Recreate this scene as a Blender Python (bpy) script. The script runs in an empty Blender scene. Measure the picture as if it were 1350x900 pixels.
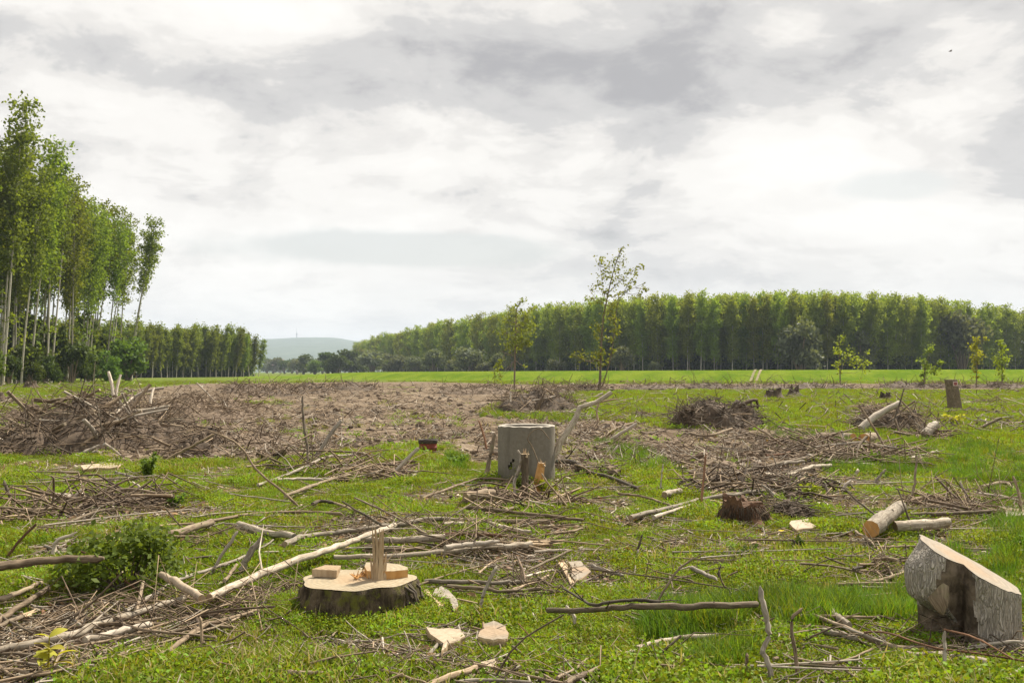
import bpy, math, random
import numpy as np
from mathutils import Vector, Matrix
import mathutils.noise as mnoise

S = bpy.context.scene
COL = S.collection
R = math.radians

# ------------------------------------------------------------------ camera
F = 1325.0                       # focal length in photo pixels (1350 wide)
EYE = 1.6
PITCH = math.atan(40.0 / F)
cam = bpy.data.cameras.new('camera')
cam.sensor_width = 36.0
cam.lens = 36.0 * F / 1350.0
cam.clip_start = 0.05
cam.clip_end = 30000
camo = bpy.data.objects.new('camera', cam)
COL.objects.link(camo)
camo.location = (0, 0, EYE)
camo.rotation_euler = (R(90) + PITCH, 0, 0)
S.camera = camo
S.render.resolution_x, S.render.resolution_y = 1024, 682
S.view_settings.view_transform = 'Standard'
S.view_settings.look = 'None'
S.view_settings.gamma = 1.0
S.view_settings.use_curve_mapping = False
EXPO = 0.97
S.view_settings.exposure = EXPO
S.cycles.use_denoising = True
S.cycles.denoiser = 'OPENIMAGEDENOISE'
S.cycles.denoising_input_passes = 'RGB_ALBEDO_NORMAL'
S.cycles.max_bounces = 6
S.cycles.diffuse_bounces = 3
S.cycles.glossy_bounces = 2
S.cycles.transmission_bounces = 3
S.cycles.transparent_max_bounces = 4
S.cycles.volume_bounces = 0
S.cycles.sample_clamp_indirect = 4.0

# ------------------------------------------------------------------ light
SUN_AZ, SUN_EL = R(38), R(50)    # to the right of the view direction, high
SUN_DIR = Vector((math.sin(SUN_AZ) * math.cos(SUN_EL), math.cos(SUN_AZ) * math.cos(SUN_EL), math.sin(SUN_EL)))
sl = bpy.data.lights.new('sun', 'SUN')
sl.energy = 5.0
sl.angle = R(4)
sl.color = (1.0, 0.92, 0.79)
so = bpy.data.objects.new('sun', sl)
COL.objects.link(so)
so.rotation_euler = SUN_DIR.to_track_quat('Z', 'Y').to_euler()


class NT:
    """small node-tree helper"""
    def __init__(s, tree):
        s.t = tree
        tree.nodes.clear()

    def n(s, typ, **kw):
        nd = s.t.nodes.new(typ)
        for k, v in kw.items():
            if k.startswith('i_'):
                nd.inputs[k[2:].replace('_', ' ')].default_value = v
            elif k.startswith('x'):
                nd.inputs[int(k[1:])].default_value = v
            else:
                setattr(nd, k, v)
        return nd

    def l(s, a, b):
        s.t.links.new(a, b)

    def math(s, op, a, b=None, c=None, clamp=False):
        nd = s.t.nodes.new('ShaderNodeMath')
        nd.operation = op
        nd.use_clamp = clamp
        for i, v in enumerate((a, b, c)):
            if v is None:
                continue
            if isinstance(v, (int, float)):
                nd.inputs[i].default_value = v
            else:
                s.l(v, nd.inputs[i])
        return nd.outputs[0]

    def mix(s, fac, a, b, blend='MIX'):
        nd = s.t.nodes.new('ShaderNodeMix')
        nd.data_type = 'RGBA'
        nd.blend_type = blend
        for i, v in ((0, fac), (6, a), (7, b)):
            if isinstance(v, (int, float)):
                nd.inputs[i].default_value = v
            elif isinstance(v, tuple):
                nd.inputs[i].default_value = (*v, 1) if len(v) == 3 else v
            else:
                s.l(v, nd.inputs[i])
        return nd.outputs[2]

    def noise(s, vec, scale, detail=4, rough=0.55, dist=0.0):
        nd = s.n('ShaderNodeTexNoise')
        nd.inputs['Scale'].default_value = scale
        nd.inputs['Detail'].default_value = detail
        nd.inputs['Roughness'].default_value = rough
        nd.inputs['Distortion'].default_value = dist
        if vec is not None:
            s.l(vec, nd.inputs['Vector'])
        return nd.outputs['Fac']

    def ramp(s, fac, stops, interp='LINEAR'):
        nd = s.n('ShaderNodeValToRGB')
        cr = nd.color_ramp
        cr.interpolation = interp
        while len(cr.elements) < len(stops):
            cr.elements.new(0.5)
        for e, (p, c) in zip(cr.elements, stops):
            e.position = p
            e.color = (c, c, c, 1) if isinstance(c, (int, float)) else (*c, 1)
        s.l(fac, nd.inputs[0])
        return nd.outputs[0]

    def smooth(s, v, lo, hi):
        nd = s.n('ShaderNodeMapRange')
        nd.interpolation_type = 'SMOOTHSTEP'
        s.l(v, nd.inputs[0])
        nd.inputs[1].default_value = lo
        nd.inputs[2].default_value = hi
        return nd.outputs[0]


# ------------------------------------------------------------------ sky: broken cloud over a Nishita sky
world = bpy.data.worlds.new('World')
S.world = world
world.use_nodes = True
W = NT(world.node_tree)
wout = W.n('ShaderNodeOutputWorld')
bg = W.n('ShaderNodeBackground')
W.l(bg.outputs[0], wout.inputs[0])
sky = W.n('ShaderNodeTexSky')
sky.sky_type = 'NISHITA'
sky.sun_disc = False
sky.sun_elevation = SUN_EL
sky.sun_rotation = SUN_AZ
sky.air_density = 1.2
sky.dust_density = 3.0
STR = 0.1
bg.inputs[1].default_value = STR
tc = W.n('ShaderNodeTexCoord')
sep = W.n('ShaderNodeSeparateXYZ')
W.l(tc.outputs['Generated'], sep.inputs[0])
zz = W.math('ADD', W.math('MAXIMUM', sep.outputs[2], 0.0), 0.26)
comb = W.n('ShaderNodeCombineXYZ')
W.l(W.math('DIVIDE', sep.outputs[0], zz), comb.inputs[0])
W.l(W.math('DIVIDE', sep.outputs[1], zz), comb.inputs[1])
P = comb.outputs[0]


def mapv(vec, loc, sc=(1, 1, 1), rot=(0, 0, 0)):
    m = W.n('ShaderNodeMapping')
    m.inputs['Location'].default_value = loc
    m.inputs['Scale'].default_value = sc
    m.inputs['Rotation'].default_value = rot
    W.l(vec, m.inputs['Vector'])
    return m.outputs[0]


n1 = W.noise(mapv(P, SKY_OFF if 'SKY_OFF' in globals() else (3.1, 7.7, 0), (0.8, 1.25, 1), (0, 0, R(12))), 0.75, 6, 0.5, 0.25)
n2 = W.noise(mapv(P, (11.3, 2.1, 0), (1, 1.2, 1)), 3.6, 10, 0.62, 0.3)
n3 = W.noise(mapv(tc.outputs['Generated'], (1.3, 4.2, 0.7), (1, 1, 1.9)), 8.0, 9, 0.58, 0.35)


def lobe(px, py, wx, wy):
    """soft elliptical region of the real sky, by azimuth and elevation in degrees"""
    az = math.atan((px - 675) / F)
    el = math.atan((490 - py) / F)
    a = W.math('ARCTAN2', sep.outputs[0], sep.outputs[1])
    e = W.math('ARCSINE', sep.outputs[2])
    da = W.math('MULTIPLY', W.math('SUBTRACT', a, az), F / wx)
    de = W.math('MULTIPLY', W.math('SUBTRACT', e, el), F / wy)
    r2 = W.math('ADD', W.math('MULTIPLY', da, da), W.math('MULTIPLY', de, de))
    return W.math('POWER', 2.71828, W.math('MULTIPLY', r2, -1.0))


# thickness of the cloud (n3 gives the puffs): noise plus the big masses seen in this sky
thick = W.math('ADD', W.math('MULTIPLY', W.math('SUBTRACT', n1, 0.5), 1.5), W.math('MULTIPLY', W.math('SUBTRACT', n2, 0.5), 1.6))
thick = W.math('ADD', thick, W.math('MULTIPLY', W.math('SUBTRACT', n3, 0.5), 1.5))
for (px, py, wx, wy, a) in ((560, 105, 620, 75, .42), (1010, 110, 330, 85, .36), (180, 120, 280, 40, .22), (640, 250, 460, 42, .16), (1270, 200, 200, 40, .18),
                            (90, 215, 160, 40, .14), (1100, 350, 300, 26, .10), (760, 20, 300, 50, .18),
                            (230, 20, 260, 50, -.40), (1060, 215, 130, 85, -.75), (1030, 70, 120, 40, -.22), (720, 205, 120, 26, -.25),
                            (310, 350, 150, 55, -.35), (1250, 310, 220, 40, -.2)):
    thick = W.math('ADD', thick, W.math('MULTIPLY', lobe(px, py, wx, wy), a))
cl = W.ramp(W.math('ADD', W.math('MULTIPLY', thick, 0.80), 0.44),
            [(0.0, (1.0, .99, .975)), (0.30, (.93, .915, .90)), (0.46, (.815, .80, .79)), (0.62, (.64, .635, .645)), (1.0, (.42, .42, .445))], 'EASE')
# puffs low over the horizon
low = W.math('SUBTRACT', 1.0, W.smooth(sep.outputs[2], 0.0, 0.16))
cl = W.mix(W.math('MULTIPLY', low, 0.6), cl, W.ramp(n3, [(.36, (.72, .71, .70)), (.46, (.88, .865, .845)), (.54, (1.08, 1.06, 1.03))]))
# thin gaps where the blue shows
gap = None
for (px, py, wx, wy, a) in ((500, 325, 210, 24, 1.1), (590, 335, 130, 18, .7), (1185, 262, 70, 20, 1.1), (700, 365, 160, 12, .35), (330, 245, 90, 10, .25)):
    g = W.math('MULTIPLY', lobe(px, py, wx, wy), a)
    gap = g if gap is None else W.math('ADD', gap, g)
gap = W.smooth(W.math('ADD', gap, W.math('MULTIPLY', W.math('SUBTRACT', n3, 0.5), 1.3)), 0.22, 0.72)
skyc = W.mix(1.0, sky.outputs[0], (STR, STR, STR), 'MULTIPLY')
skyc = W.mix(0.62, skyc, (.80, .82, .82))
cl = W.mix(W.math('MULTIPLY', gap, 0.75), cl, skyc)
# glow of the veiled sun through the cloud
dotn = W.n('ShaderNodeVectorMath', operation='DOT_PRODUCT')
W.l(tc.outputs['Generated'], dotn.inputs[0])
dotn.inputs[1].default_value = SUN_DIR
glow = W.math('POWER', W.math('MAXIMUM', dotn.outputs['Value'], 0.0), 14.0)
cl = W.mix(W.math('MULTIPLY', glow, 0.9), cl, (1.5, 1.45, 1.36))
KE = 1.06 / STR / 2 ** EXPO
cl = W.mix(1.0, cl, (KE * 1.005, KE * .985, KE * .95), 'MULTIPLY')
W.l(cl, bg.inputs[0])

# ------------------------------------------------------------------ vector noise (numpy, cheap)
_rs = np.random.RandomState(5)
_perm = _rs.permutation(512)
_perm = np.concatenate([_perm, _perm])
_gr = _rs.uniform(-1, 1, (512, 2))
_gr /= np.linalg.norm(_gr, axis=1)[:, None]


def pn(x, y):
    x = np.asarray(x, float)
    y = np.asarray(y, float)
    xi = np.floor(x).astype(int)
    yi = np.floor(y).astype(int)
    fx, fy = x - xi, y - yi
    u, v = fx * fx * fx * (fx * (fx * 6 - 15) + 10), fy * fy * fy * (fy * (fy * 6 - 15) + 10)

    def g(ix, iy, dx, dy):
        h = _perm[(_perm[ix & 511] + iy) & 511]
        gg = _gr[h]
        return gg[..., 0] * dx + gg[..., 1] * dy
    a = g(xi, yi, fx, fy)
    b = g(xi + 1, yi, fx - 1, fy)
    c = g(xi, yi + 1, fx, fy - 1)
    d = g(xi + 1, yi + 1, fx - 1, fy - 1)
    return ((a * (1 - u) + b * u) * (1 - v) + (c * (1 - u) + d * u) * v) * 1.5


def fbm(x, y, o=3):
    s, a = 0, 1.0
    for i in range(o):
        s = s + a * pn(x * 2 ** i + 17.3 * i, y * 2 ** i + 5.1 * i)
        a *= .5
    return s


# ------------------------------------------------------------------ the lie of the land
CP, SP = math.cos(PITCH), math.sin(PITCH)


def ray(px, py):
    cx, cy = (px - 675.0) / F, (450.0 - py) / F
    return Vector((cx, CP - cy * SP, SP + cy * CP))


def flat(px, py):
    """point of the flat ground seen in that direction"""
    d = ray(px, py)
    t = EYE / max(1e-4, -d.z)
    return (d.x * t, d.y * t)


def photo_of(x, y):
    """direction (as photo pixel) of flat ground points"""
    y = np.maximum(np.asarray(y, float), .5)
    u = np.asarray(x, float)
    depth = y * CP + (-EYE) * SP
    up = -y * SP + (-EYE) * CP
    return 675 + F * u / depth, 450 - F * up / depth


def inpoly(px, py, poly):
    px = np.asarray(px, float)
    py = np.asarray(py, float)
    res = np.zeros(px.shape, bool)
    n = len(poly)
    for i in range(n):
        x0, y0 = poly[i]
        x1, y1 = poly[(i + 1) % n]
        if y0 == y1:
            continue
        c = ((y0 > py) != (y1 > py)) & (px < (x1 - x0) * (py - y0) / (y1 - y0) + x0)
        res ^= c
    return res


DIRT = [(150, 512), (300, 505), (480, 504), (640, 508), (700, 520), (690, 548), (800, 556), (900, 566), (1050, 566), (1150, 575), (1190, 600), (1090, 628), (1010, 655), (900, 642), (840, 624), (770, 614), (740, 630), (640, 596),
        (560, 590), (450, 600), (330, 606), (210, 606), (120, 590), (100, 550)]
DIRT_WORLD = [flat(*p) for p in DIRT]
STRIP = [flat(*p) for p in ((380, 505), (1350, 507.5), (1350, 515), (1000, 515), (700, 514), (380, 511))]
LITTER = [[flat(*p) for p in q] for q in (
    [(0, 640), (180, 630), (230, 660), (120, 700), (0, 690)],
    [(0, 770), (60, 780), (200, 800), (260, 760), (420, 770), (380, 830), (200, 900), (0, 900)],
    [(480, 690), (700, 690), (760, 720), (700, 745), (480, 740)],
    [(560, 745), (780, 740), (740, 800), (700, 840), (600, 800)],
    [(600, 645), (760, 630), (780, 690), (680, 700), (600, 690)],
    [(1000, 610), (1240, 580), (1240, 610), (1150, 640), (1000, 660)],
    [(1130, 690), (1350, 650), (1350, 690), (1250, 710), (1180, 770), (1120, 760)],
    [(1190, 830), (1350, 840), (1350, 920), (1100, 920)],
    [(480, 595), (540, 600), (560, 630), (480, 640), (400, 630)],
    [(880, 630), (1100, 630), (1120, 690), (1050, 710), (900, 690)],
    [(200, 640), (330, 630), (380, 680), (240, 690)],
    [(730, 745), (860, 745), (850, 775), (760, 780)],
    [(1020, 745), (1080, 745), (1080, 775), (1010, 780)],
    [(270, 860), (700, 880), (900, 880), (900, 930), (270, 930)])]
TALL = [[flat(*p) for p in q] for q in (
    [(1230, 560), (1350, 560), (1360, 720), (1290, 700), (1240, 640)],
    [(860, 775), (1010, 770), (1030, 860), (900, 850), (860, 810)],
    [(1160, 740), (1220, 750), (1230, 820), (1160, 830), (1040, 820), (1040, 790)],
    [(1300, 720), (1370, 700), (1370, 860), (1330, 850)],
    [(820, 520), (880, 535), (860, 560), (780, 556), (690, 556), (690, 548)],
    [(585, 606), (635, 604), (640, 622), (590, 625)],
    [(780, 585), (890, 600), (880, 640), (790, 620)],
    [(1040, 560), (1230, 600), (1260, 640), (1130, 630)])]


def wob(x, y):
    d = np.hypot(x, y)
    s = 0.09 * d
    return x + s * fbm(x / (2.2 * s + .6), y / (2.2 * s + .6), 3), y + 1.6 * s * fbm(x / (2.2 * s + .6) + 40, y / (2.2 * s + .6) + 9, 3)


def dirt_mask(x, y):
    x = np.atleast_1d(np.asarray(x, float))
    y = np.atleast_1d(np.asarray(y, float))
    wx, wy = wob(x, y)
    m = inpoly(wx, wy, DIRT_WORLD).astype(float)
    m = np.maximum(m, inpoly(wx, wy, STRIP) * 1.0)
    isl = fbm(x * .16 + 3, y * .09 + 8, 3)
    m = m * np.clip(1.4 - np.clip((isl - .56) * 6, 0, 1.25), 0, 1)
    return m


def litter_mask(x, y):
    x = np.atleast_1d(np.asarray(x, float))
    y = np.atleast_1d(np.asarray(y, float))
    wx, wy = wob(x * 1.0, y * 1.0)
    m = np.zeros(x.shape)
    for q in LITTER:
        m = np.maximum(m, inpoly(wx, wy, q) * 0.8)
    n = fbm(x * .8 + 31, y * .5 + 3, 3)
    m = np.clip(m + np.clip((n + .02) * 2.2, 0, .8) - np.clip((-n - .1) * 1.4, 0, .6), 0, 1)
    return m * np.clip((70 - y) / 30, 0.25, 1)


def tall_mask(x, y):
    wx, wy = wob(np.atleast_1d(np.asarray(x, float)), np.atleast_1d(np.asarray(y, float)))
    m = np.zeros(wx.shape)
    for q in TALL:
        m = np.maximum(m, inpoly(wx, wy, q) * 1.0)
    return m


def H(x, y):
    x = np.atleast_1d(np.asarray(x, float))
    y = np.atleast_1d(np.asarray(y, float))
    d = np.hypot(x, y)
    fade = np.clip((160 - d) / 130, 0, 1)
    z = .05 * pn(x * .21, y * .21) + .035 * pn(x * .8 + 9, y * .8) + .012 * pn(x * 2.6, y * 2.6 + 4)
    dm = dirt_mask(x, y)
    rough = .16 * np.abs(pn(x * .55 + 4, y * .55)) + .10 * np.abs(pn(x * 1.6, y * 1.6 + 7)) + .03 * pn(x * 4, y * 4)
    return z * fade + dm * (rough - .03) * np.clip((120 - d) / 60, 0, 1)


def h1(x, y):
    return float(H(x, y)[0])


def at(px, py, lift=0.0):
    """where the line of sight in that direction meets the ground"""
    d = ray(px, py)
    z = lift
    for _ in range(7):
        t = (EYE - z) / max(1e-3, -d.z)
        x, y = d.x * t, d.y * t
        z = h1(x, y) + lift
    return Vector((x, y, z))


def upright(px, py, y):
    """point in the line of sight at distance y"""
    d = ray(px, py)
    t = y / d.y
    return Vector((d.x * t, y, EYE + d.z * t))


def size(px, y):
    return px * y / F


# ------------------------------------------------------------------ object helpers
def tag(o, label=None, cat=None, group=None, kind=None):
    if label:
        o['label'] = label
    if cat:
        o['category'] = cat
    if group:
        o['group'] = group
    if kind:
        o['kind'] = kind
    return o


def empty(name, loc, label, cat, group=None, rz=0.0):
    o = bpy.data.objects.new(name, None)
    o.empty_display_size = .2
    COL.objects.link(o)
    o.location = loc
    o.rotation_euler = (0, 0, rz)
    return tag(o, label, cat, group)


def link_mesh(name, me, mats, parent=None, loc=(0, 0, 0)):
    for m in mats:
        me.materials.append(m)
    o = bpy.data.objects.new(name, me)
    COL.objects.link(o)
    o.location = loc
    if parent is not None:
        o.parent = parent
    return o


def np_mesh(name, verts, faces, smooth=False):
    """verts Nx3, faces MxK all the same K"""
    verts = np.asarray(verts, np.float32)
    faces = np.asarray(faces, np.int32)
    me = bpy.data.meshes.new(name)
    k = faces.shape[1]
    me.vertices.add(len(verts))
    me.vertices.foreach_set('co', verts.ravel())
    me.loops.add(faces.size)
    me.loops.foreach_set('vertex_index', faces.ravel())
    me.polygons.add(len(faces))
    me.polygons.foreach_set('loop_start', np.arange(0, faces.size, k, dtype=np.int32))
    me.polygons.foreach_set('loop_total', np.full(len(faces), k, np.int32))
    if smooth:
        me.polygons.foreach_set('use_smooth', np.ones(len(faces), bool))
    me.update(calc_edges=True)
    me.validate()
    return me


def resample(pts, n):
    """Catmull-Rom through pts, n points"""
    pts = [Vector(p) for p in pts]
    if len(pts) == 2:
        return [pts[0].lerp(pts[1], i / (n - 1)) for i in range(n)]
    P_ = [pts[0] * 2 - pts[1]] + pts + [pts[-1] * 2 - pts[-2]]
    seg = len(pts) - 1
    out = []
    for i in range(n):
        t = i / (n - 1) * seg
        k = min(int(t), seg - 1)
        u = t - k
        a, b, c, d = P_[k:k + 4]
        out.append(.5 * ((2 * b) + (c - a) * u + (2 * a - 5 * b + 4 * c - d) * u * u + (3 * b - a - 3 * c + d) * u ** 3))
    return out


class MB:
    """collects shapes into one mesh object"""
    def __init__(s):
        s.v, s.f, s.m, s.uv = [], [], [], []

    def add(s, verts, faces, mi=0, uvs=None):
        b = len(s.v)
        s.v += [tuple(p) for p in verts]
        for i, f in enumerate(faces):
            s.f.append([b + k for k in f])
            s.m.append(mi)
            s.uv.append(uvs[i] if uvs else [(s.v[b + k][0] * .5 + s.v[b + k][1], s.v[b + k][2]) for k in f])

    def tube(s, pts, radii, n=7, mi=0, capmi=None, rng=None, jit=0.0, pointed=False):
        pts = [Vector(p) for p in pts]
        m = len(pts)
        if capmi is None:
            capmi = mi
        verts, faces, uvs = [], [], []
        ref = Vector((0.13, 0.31, 0.94))
        L = 0.0
        lens = []
        for i in range(m):
            a = pts[max(0, i - 1)]
            b = pts[min(m - 1, i + 1)]
            t = (b - a)
            t = t.normalized() if t.length > 1e-9 else Vector((0, 0, 1))
            sx = t.cross(ref)
            if sx.length < .15:
                sx = t.cross(Vector((1, 0, 0.2)))
            sx.normalize()
            sy = t.cross(sx)
            if i:
                L += (pts[i] - pts[i - 1]).length
            lens.append(L)
            for k in range(n):
                an = 2 * math.pi * k / n
                r = radii[i] * (1 + (rng.uniform(-jit, jit) if rng else 0))
                verts.append(pts[i] + sx * (math.cos(an) * r) + sy * (math.sin(an) * r))
        cu = 2 * math.pi * max(radii)
        for i in range(m - 1):
            for k in range(n):
                k2 = (k + 1) % n
                faces.append((i * n + k, i * n + k2, (i + 1) * n + k2, (i + 1) * n + k))
                u0, u1 = k / n * cu, (k + 1) / n * cu
                uvs.append([(u0, lens[i]), (u1, lens[i]), (u1, lens[i + 1]), (u0, lens[i + 1])])
        s.add(verts, faces, mi, uvs)
        s.add([verts[k] for k in range(n)], [tuple(reversed(range(n)))], capmi)
        s.add([verts[(m - 1) * n + k] for k in range(n)], [tuple(range(n))], capmi)

    def box(s, c, sz, mi=0, rot=None):
        c = Vector(c)
        vs = []
        for x in (-.5, .5):
            for y in (-.5, .5):
                for z in (-.5, .5):
                    p = Vector((x * sz[0], y * sz[1], z * sz[2]))
                    if rot:
                        p = rot @ p
                    vs.append(c + p)
        s.add(vs, [(0, 1, 3, 2), (4, 6, 7, 5), (0, 4, 5, 1), (2, 3, 7, 6), (0, 2, 6, 4), (1, 5, 7, 3)], mi)

    def build(s, name, mats, parent=None, loc=(0, 0, 0), smooth=True, origin=None):
        """origin: world point that becomes the object's own zero (vertices were given in world space)"""
        if origin is not None:
            o = Vector(origin)
            vs = [(p[0] - o.x, p[1] - o.y, p[2] - o.z) for p in s.v]
        else:
            vs = s.v
        me = bpy.data.meshes.new(name)
        me.from_pydata(vs, [], s.f)
        me.polygons.foreach_set('material_index', s.m)
        me.polygons.foreach_set('use_smooth', [smooth] * len(s.f))
        uvl = me.uv_layers.new(name='UVMap')
        fl = []
        for u in s.uv:
            for a in u:
                fl += [a[0], a[1]]
        uvl.data.foreach_set('uv', fl)
        me.update()
        return link_mesh(name, me, mats, parent, loc if origin is None or parent is not None else origin)

# ------------------------------------------------------------------ materials
def new_mat(name):
    m = bpy.data.materials.new(name)
    m.use_nodes = True
    return m, NT(m.node_tree)


def finish(t, col, rough=.85, bump=None, bstr=.4, bdist=.01, trans=None, spec=.25):
    out = t.n('ShaderNodeOutputMaterial')
    b = t.n('ShaderNodeBsdfPrincipled')
    b.inputs['Roughness'].default_value = rough
    b.inputs['Specular IOR Level'].default_value = spec
    if isinstance(col, tuple):
        b.inputs['Base Color'].default_value = (*col, 1)
    else:
        t.l(col, b.inputs['Base Color'])
    if bump is not None:
        bn = t.n('ShaderNodeBump')
        bn.inputs['Strength'].default_value = bstr
        bn.inputs['Distance'].default_value = bdist
        t.l(bump, bn.inputs['Height'])
        t.l(bn.outputs[0], b.inputs['Normal'])
    sh = b.outputs[0]
    if trans is not None:
        tr = t.n('ShaderNodeBsdfTranslucent')
        if isinstance(col, tuple):
            tr.inputs[0].default_value = (*col, 1)
        else:
            tcol = t.mix(1.0, col, (1.35, 1.25, .55), 'MULTIPLY')
            t.l(tcol, tr.inputs[0])
        mx = t.n('ShaderNodeMixShader')
        mx.inputs[0].default_value = trans
        t.l(sh, mx.inputs[1])
        t.l(tr.outputs[0], mx.inputs[2])
        sh = mx.outputs[0]
    t.l(sh, out.inputs[0])


def bark(name, c_light, c_dark, fleck=0.0, streak=1.0, lichen=0.0):
    m, t = new_mat(name)
    uv = t.n('ShaderNodeTexCoord')
    oi = t.n('ShaderNodeObjectInfo')
    mp = t.n('ShaderNodeMapping')
    mp.inputs['Scale'].default_value = (60, 9, 1)
    t.l(uv.outputs['UV'], mp.inputs[0])
    v2 = t.n('ShaderNodeVectorMath', operation='ADD')
    t.l(mp.outputs[0], v2.inputs[0])
    cx = t.n('ShaderNodeCombineXYZ')
    t.l(t.math('MULTIPLY', oi.outputs['Random'], 57.0), cx.inputs[2])
    t.l(cx.outputs[0], v2.inputs[1])
    n = t.noise(v2.outputs[0], 1.0, 5, .6)
    oc = t.noise(uv.outputs['Object'], 7.0, 4, .6)
    c = t.mix(t.smooth(n, .38, .62), c_dark, c_light)
    c = t.mix(t.math('MULTIPLY', t.smooth(oc, .42, .66), .55), c, tuple(k * .55 for k in c_light))
    if fleck:
        mp2 = t.n('ShaderNodeMapping')
        mp2.inputs['Scale'].default_value = (18, 42, 1)
        t.l(uv.outputs['UV'], mp2.inputs[0])
        fn = t.noise(mp2.outputs[0], 1.0, 3, .6)
        c = t.mix(t.math('MULTIPLY', t.smooth(fn, .58, .68), fleck), c, (.05, .04, .03))
    if lichen:
        ln = t.noise(uv.outputs['Object'], 14.0, 3, .6)
        c = t.mix(t.math('MULTIPLY', t.smooth(ln, .52, .66), lichen), c, (.22, .22, .10))
    # each piece a little different
    val = t.math('ADD', t.math('MULTIPLY', oi.outputs['Random'], .75), .58)
    hs = t.n('ShaderNodeHueSaturation')
    t.l(val, hs.inputs['Value'])
    hs.inputs['Saturation'].default_value = .95
    t.l(c, hs.inputs['Color'])
    finish(t, hs.outputs[0], .88, n, .7, .006)
    return m


def wood(name, c1, c2, rings=0.0, grain=1.0):
    m, t = new_mat(name)
    tcn = t.n('ShaderNodeTexCoord')
    mp = t.n('ShaderNodeMapping')
    mp.inputs['Scale'].default_value = (14, 14, 3)
    t.l(tcn.outputs['Object'], mp.inputs[0])
    n = t.noise(mp.outputs[0], 2.2, 6, .65)
    c = t.mix(t.smooth(n, .3, .7), c1, c2)
    big = t.noise(tcn.outputs['Object'], 5.0, 3, .6)
    c = t.mix(t.math('MULTIPLY', t.smooth(big, .5, .72), .45), c, tuple(k * .6 for k in c2))
    h = n
    if rings:
        w = t.n('ShaderNodeTexWave', wave_type='RINGS', rings_direction='Z')
        w.inputs['Scale'].default_value = rings
        w.inputs['Distortion'].default_value = 3.0
        w.inputs['Detail'].default_value = 3.0
        w.inputs['Detail Scale'].default_value = 1.3
        t.l(tcn.outputs['Object'], w.inputs['Vector'])
        c = t.mix(t.math('MULTIPLY', w.outputs['Fac'], .55), c, tuple(k * .62 for k in c1))
        sx = t.n('ShaderNodeSeparateXYZ')
        t.l(tcn.outputs['Object'], sx.inputs[0])
        rad = t.math('SQRT', t.math('ADD', t.math('MULTIPLY', sx.outputs[0], sx.outputs[0]), t.math('MULTIPLY', sx.outputs[1], sx.outputs[1])))
        heart = t.math('SUBTRACT', 1.0, t.smooth(t.math('ADD', rad, t.math('MULTIPLY', big, .15)), .14, .30))
        c = t.mix(t.math('MULTIPLY', heart, .5), c, (.30, .19, .10))
        cr = t.noise(tcn.outputs['Object'], 30.0, 5, .75)
        c = t.mix(t.math('MULTIPLY', t.smooth(cr, .55, .75), .3), c, (.17, .125, .08))
        # saw marks
        w2 = t.n('ShaderNodeTexWave', wave_type='BANDS', bands_direction='DIAGONAL')
        w2.inputs['Scale'].default_value = 16.0
        w2.inputs['Distortion'].default_value = 1.5
        w2.inputs['Detail'].default_value = 2.0
        t.l(tcn.outputs['Object'], w2.inputs['Vector'])
        h = t.math('ADD', n, t.math('MULTIPLY', w2.outputs['Fac'], .4))
    finish(t, c, .8, h, .5, .006)
    return m


M = {}
M['bark_pale'] = bark('pale_bark', (.40, .345, .265), (.21, .165, .115), fleck=.75)
M['bark_grey'] = bark('grey_brown_bark', (.255, .195, .13), (.12, .085, .055), fleck=.3, lichen=.25)
M['bark_dark'] = bark('dark_bark', (.13, .10, .07), (.055, .042, .03), lichen=.15)
M['stick_tan'] = bark('weathered_tan_bark', (.33, .245, .155), (.145, .10, .06), fleck=.2)
M['stick_red'] = bark('red_brown_bark', (.24, .12, .06), (.13, .065, .035))
M['stick_bleached'] = bark('bleached_wood', (.46, .40, .32), (.28, .23, .175), fleck=.15)
M['root'] = bark('root_brown', (.175, .122, .078), (.07, .048, .03))
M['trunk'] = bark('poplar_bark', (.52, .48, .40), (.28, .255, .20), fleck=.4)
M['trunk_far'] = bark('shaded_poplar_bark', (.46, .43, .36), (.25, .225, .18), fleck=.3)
M['wood_fresh'] = wood('fresh_cut_wood', (.36, .30, .205), (.275, .215, .13), rings=9)
M['wood_grey'] = wood('greyed_cut_wood', (.31, .265, .205), (.23, .19, .14), rings=8)
M['wood_orange'] = wood('orange_split_wood', (.52, .30, .11), (.42, .21, .065))
M['wood_split'] = wood('split_pale_wood', (.46, .355, .23), (.36, .25, .145))
M['wood_board'] = wood('weathered_board_wood', (.40, .325, .235), (.30, .235, .16))


def leafmat(name, base, var=.35, hue=.04, trans=.35, patch=None, rough=.6):
    m, t = new_mat(name)
    oi = t.n('ShaderNodeObjectInfo')
    tcn = t.n('ShaderNodeTexCoord')
    gp = t.n('ShaderNodeNewGeometry')
    n = t.noise(gp.outputs['Position'], 1.1, 4, .7)
    hs = t.n('ShaderNodeHueSaturation')
    hs.inputs['Color'].default_value = (*base, 1)
    t.l(t.math('ADD', t.math('MULTIPLY', oi.outputs['Random'], hue), .5 - hue / 2), hs.inputs['Hue'])
    val = t.math('ADD', t.math('MULTIPLY', oi.outputs['Random'], var), 1 - var * .5)
    val = t.math('MULTIPLY', val, t.math('ADD', t.math('MULTIPLY', n, 1.3), .38))
    t.l(val, hs.inputs['Value'])
    finish(t, hs.outputs[0], rough, trans=trans, spec=.12)
    return m


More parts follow.
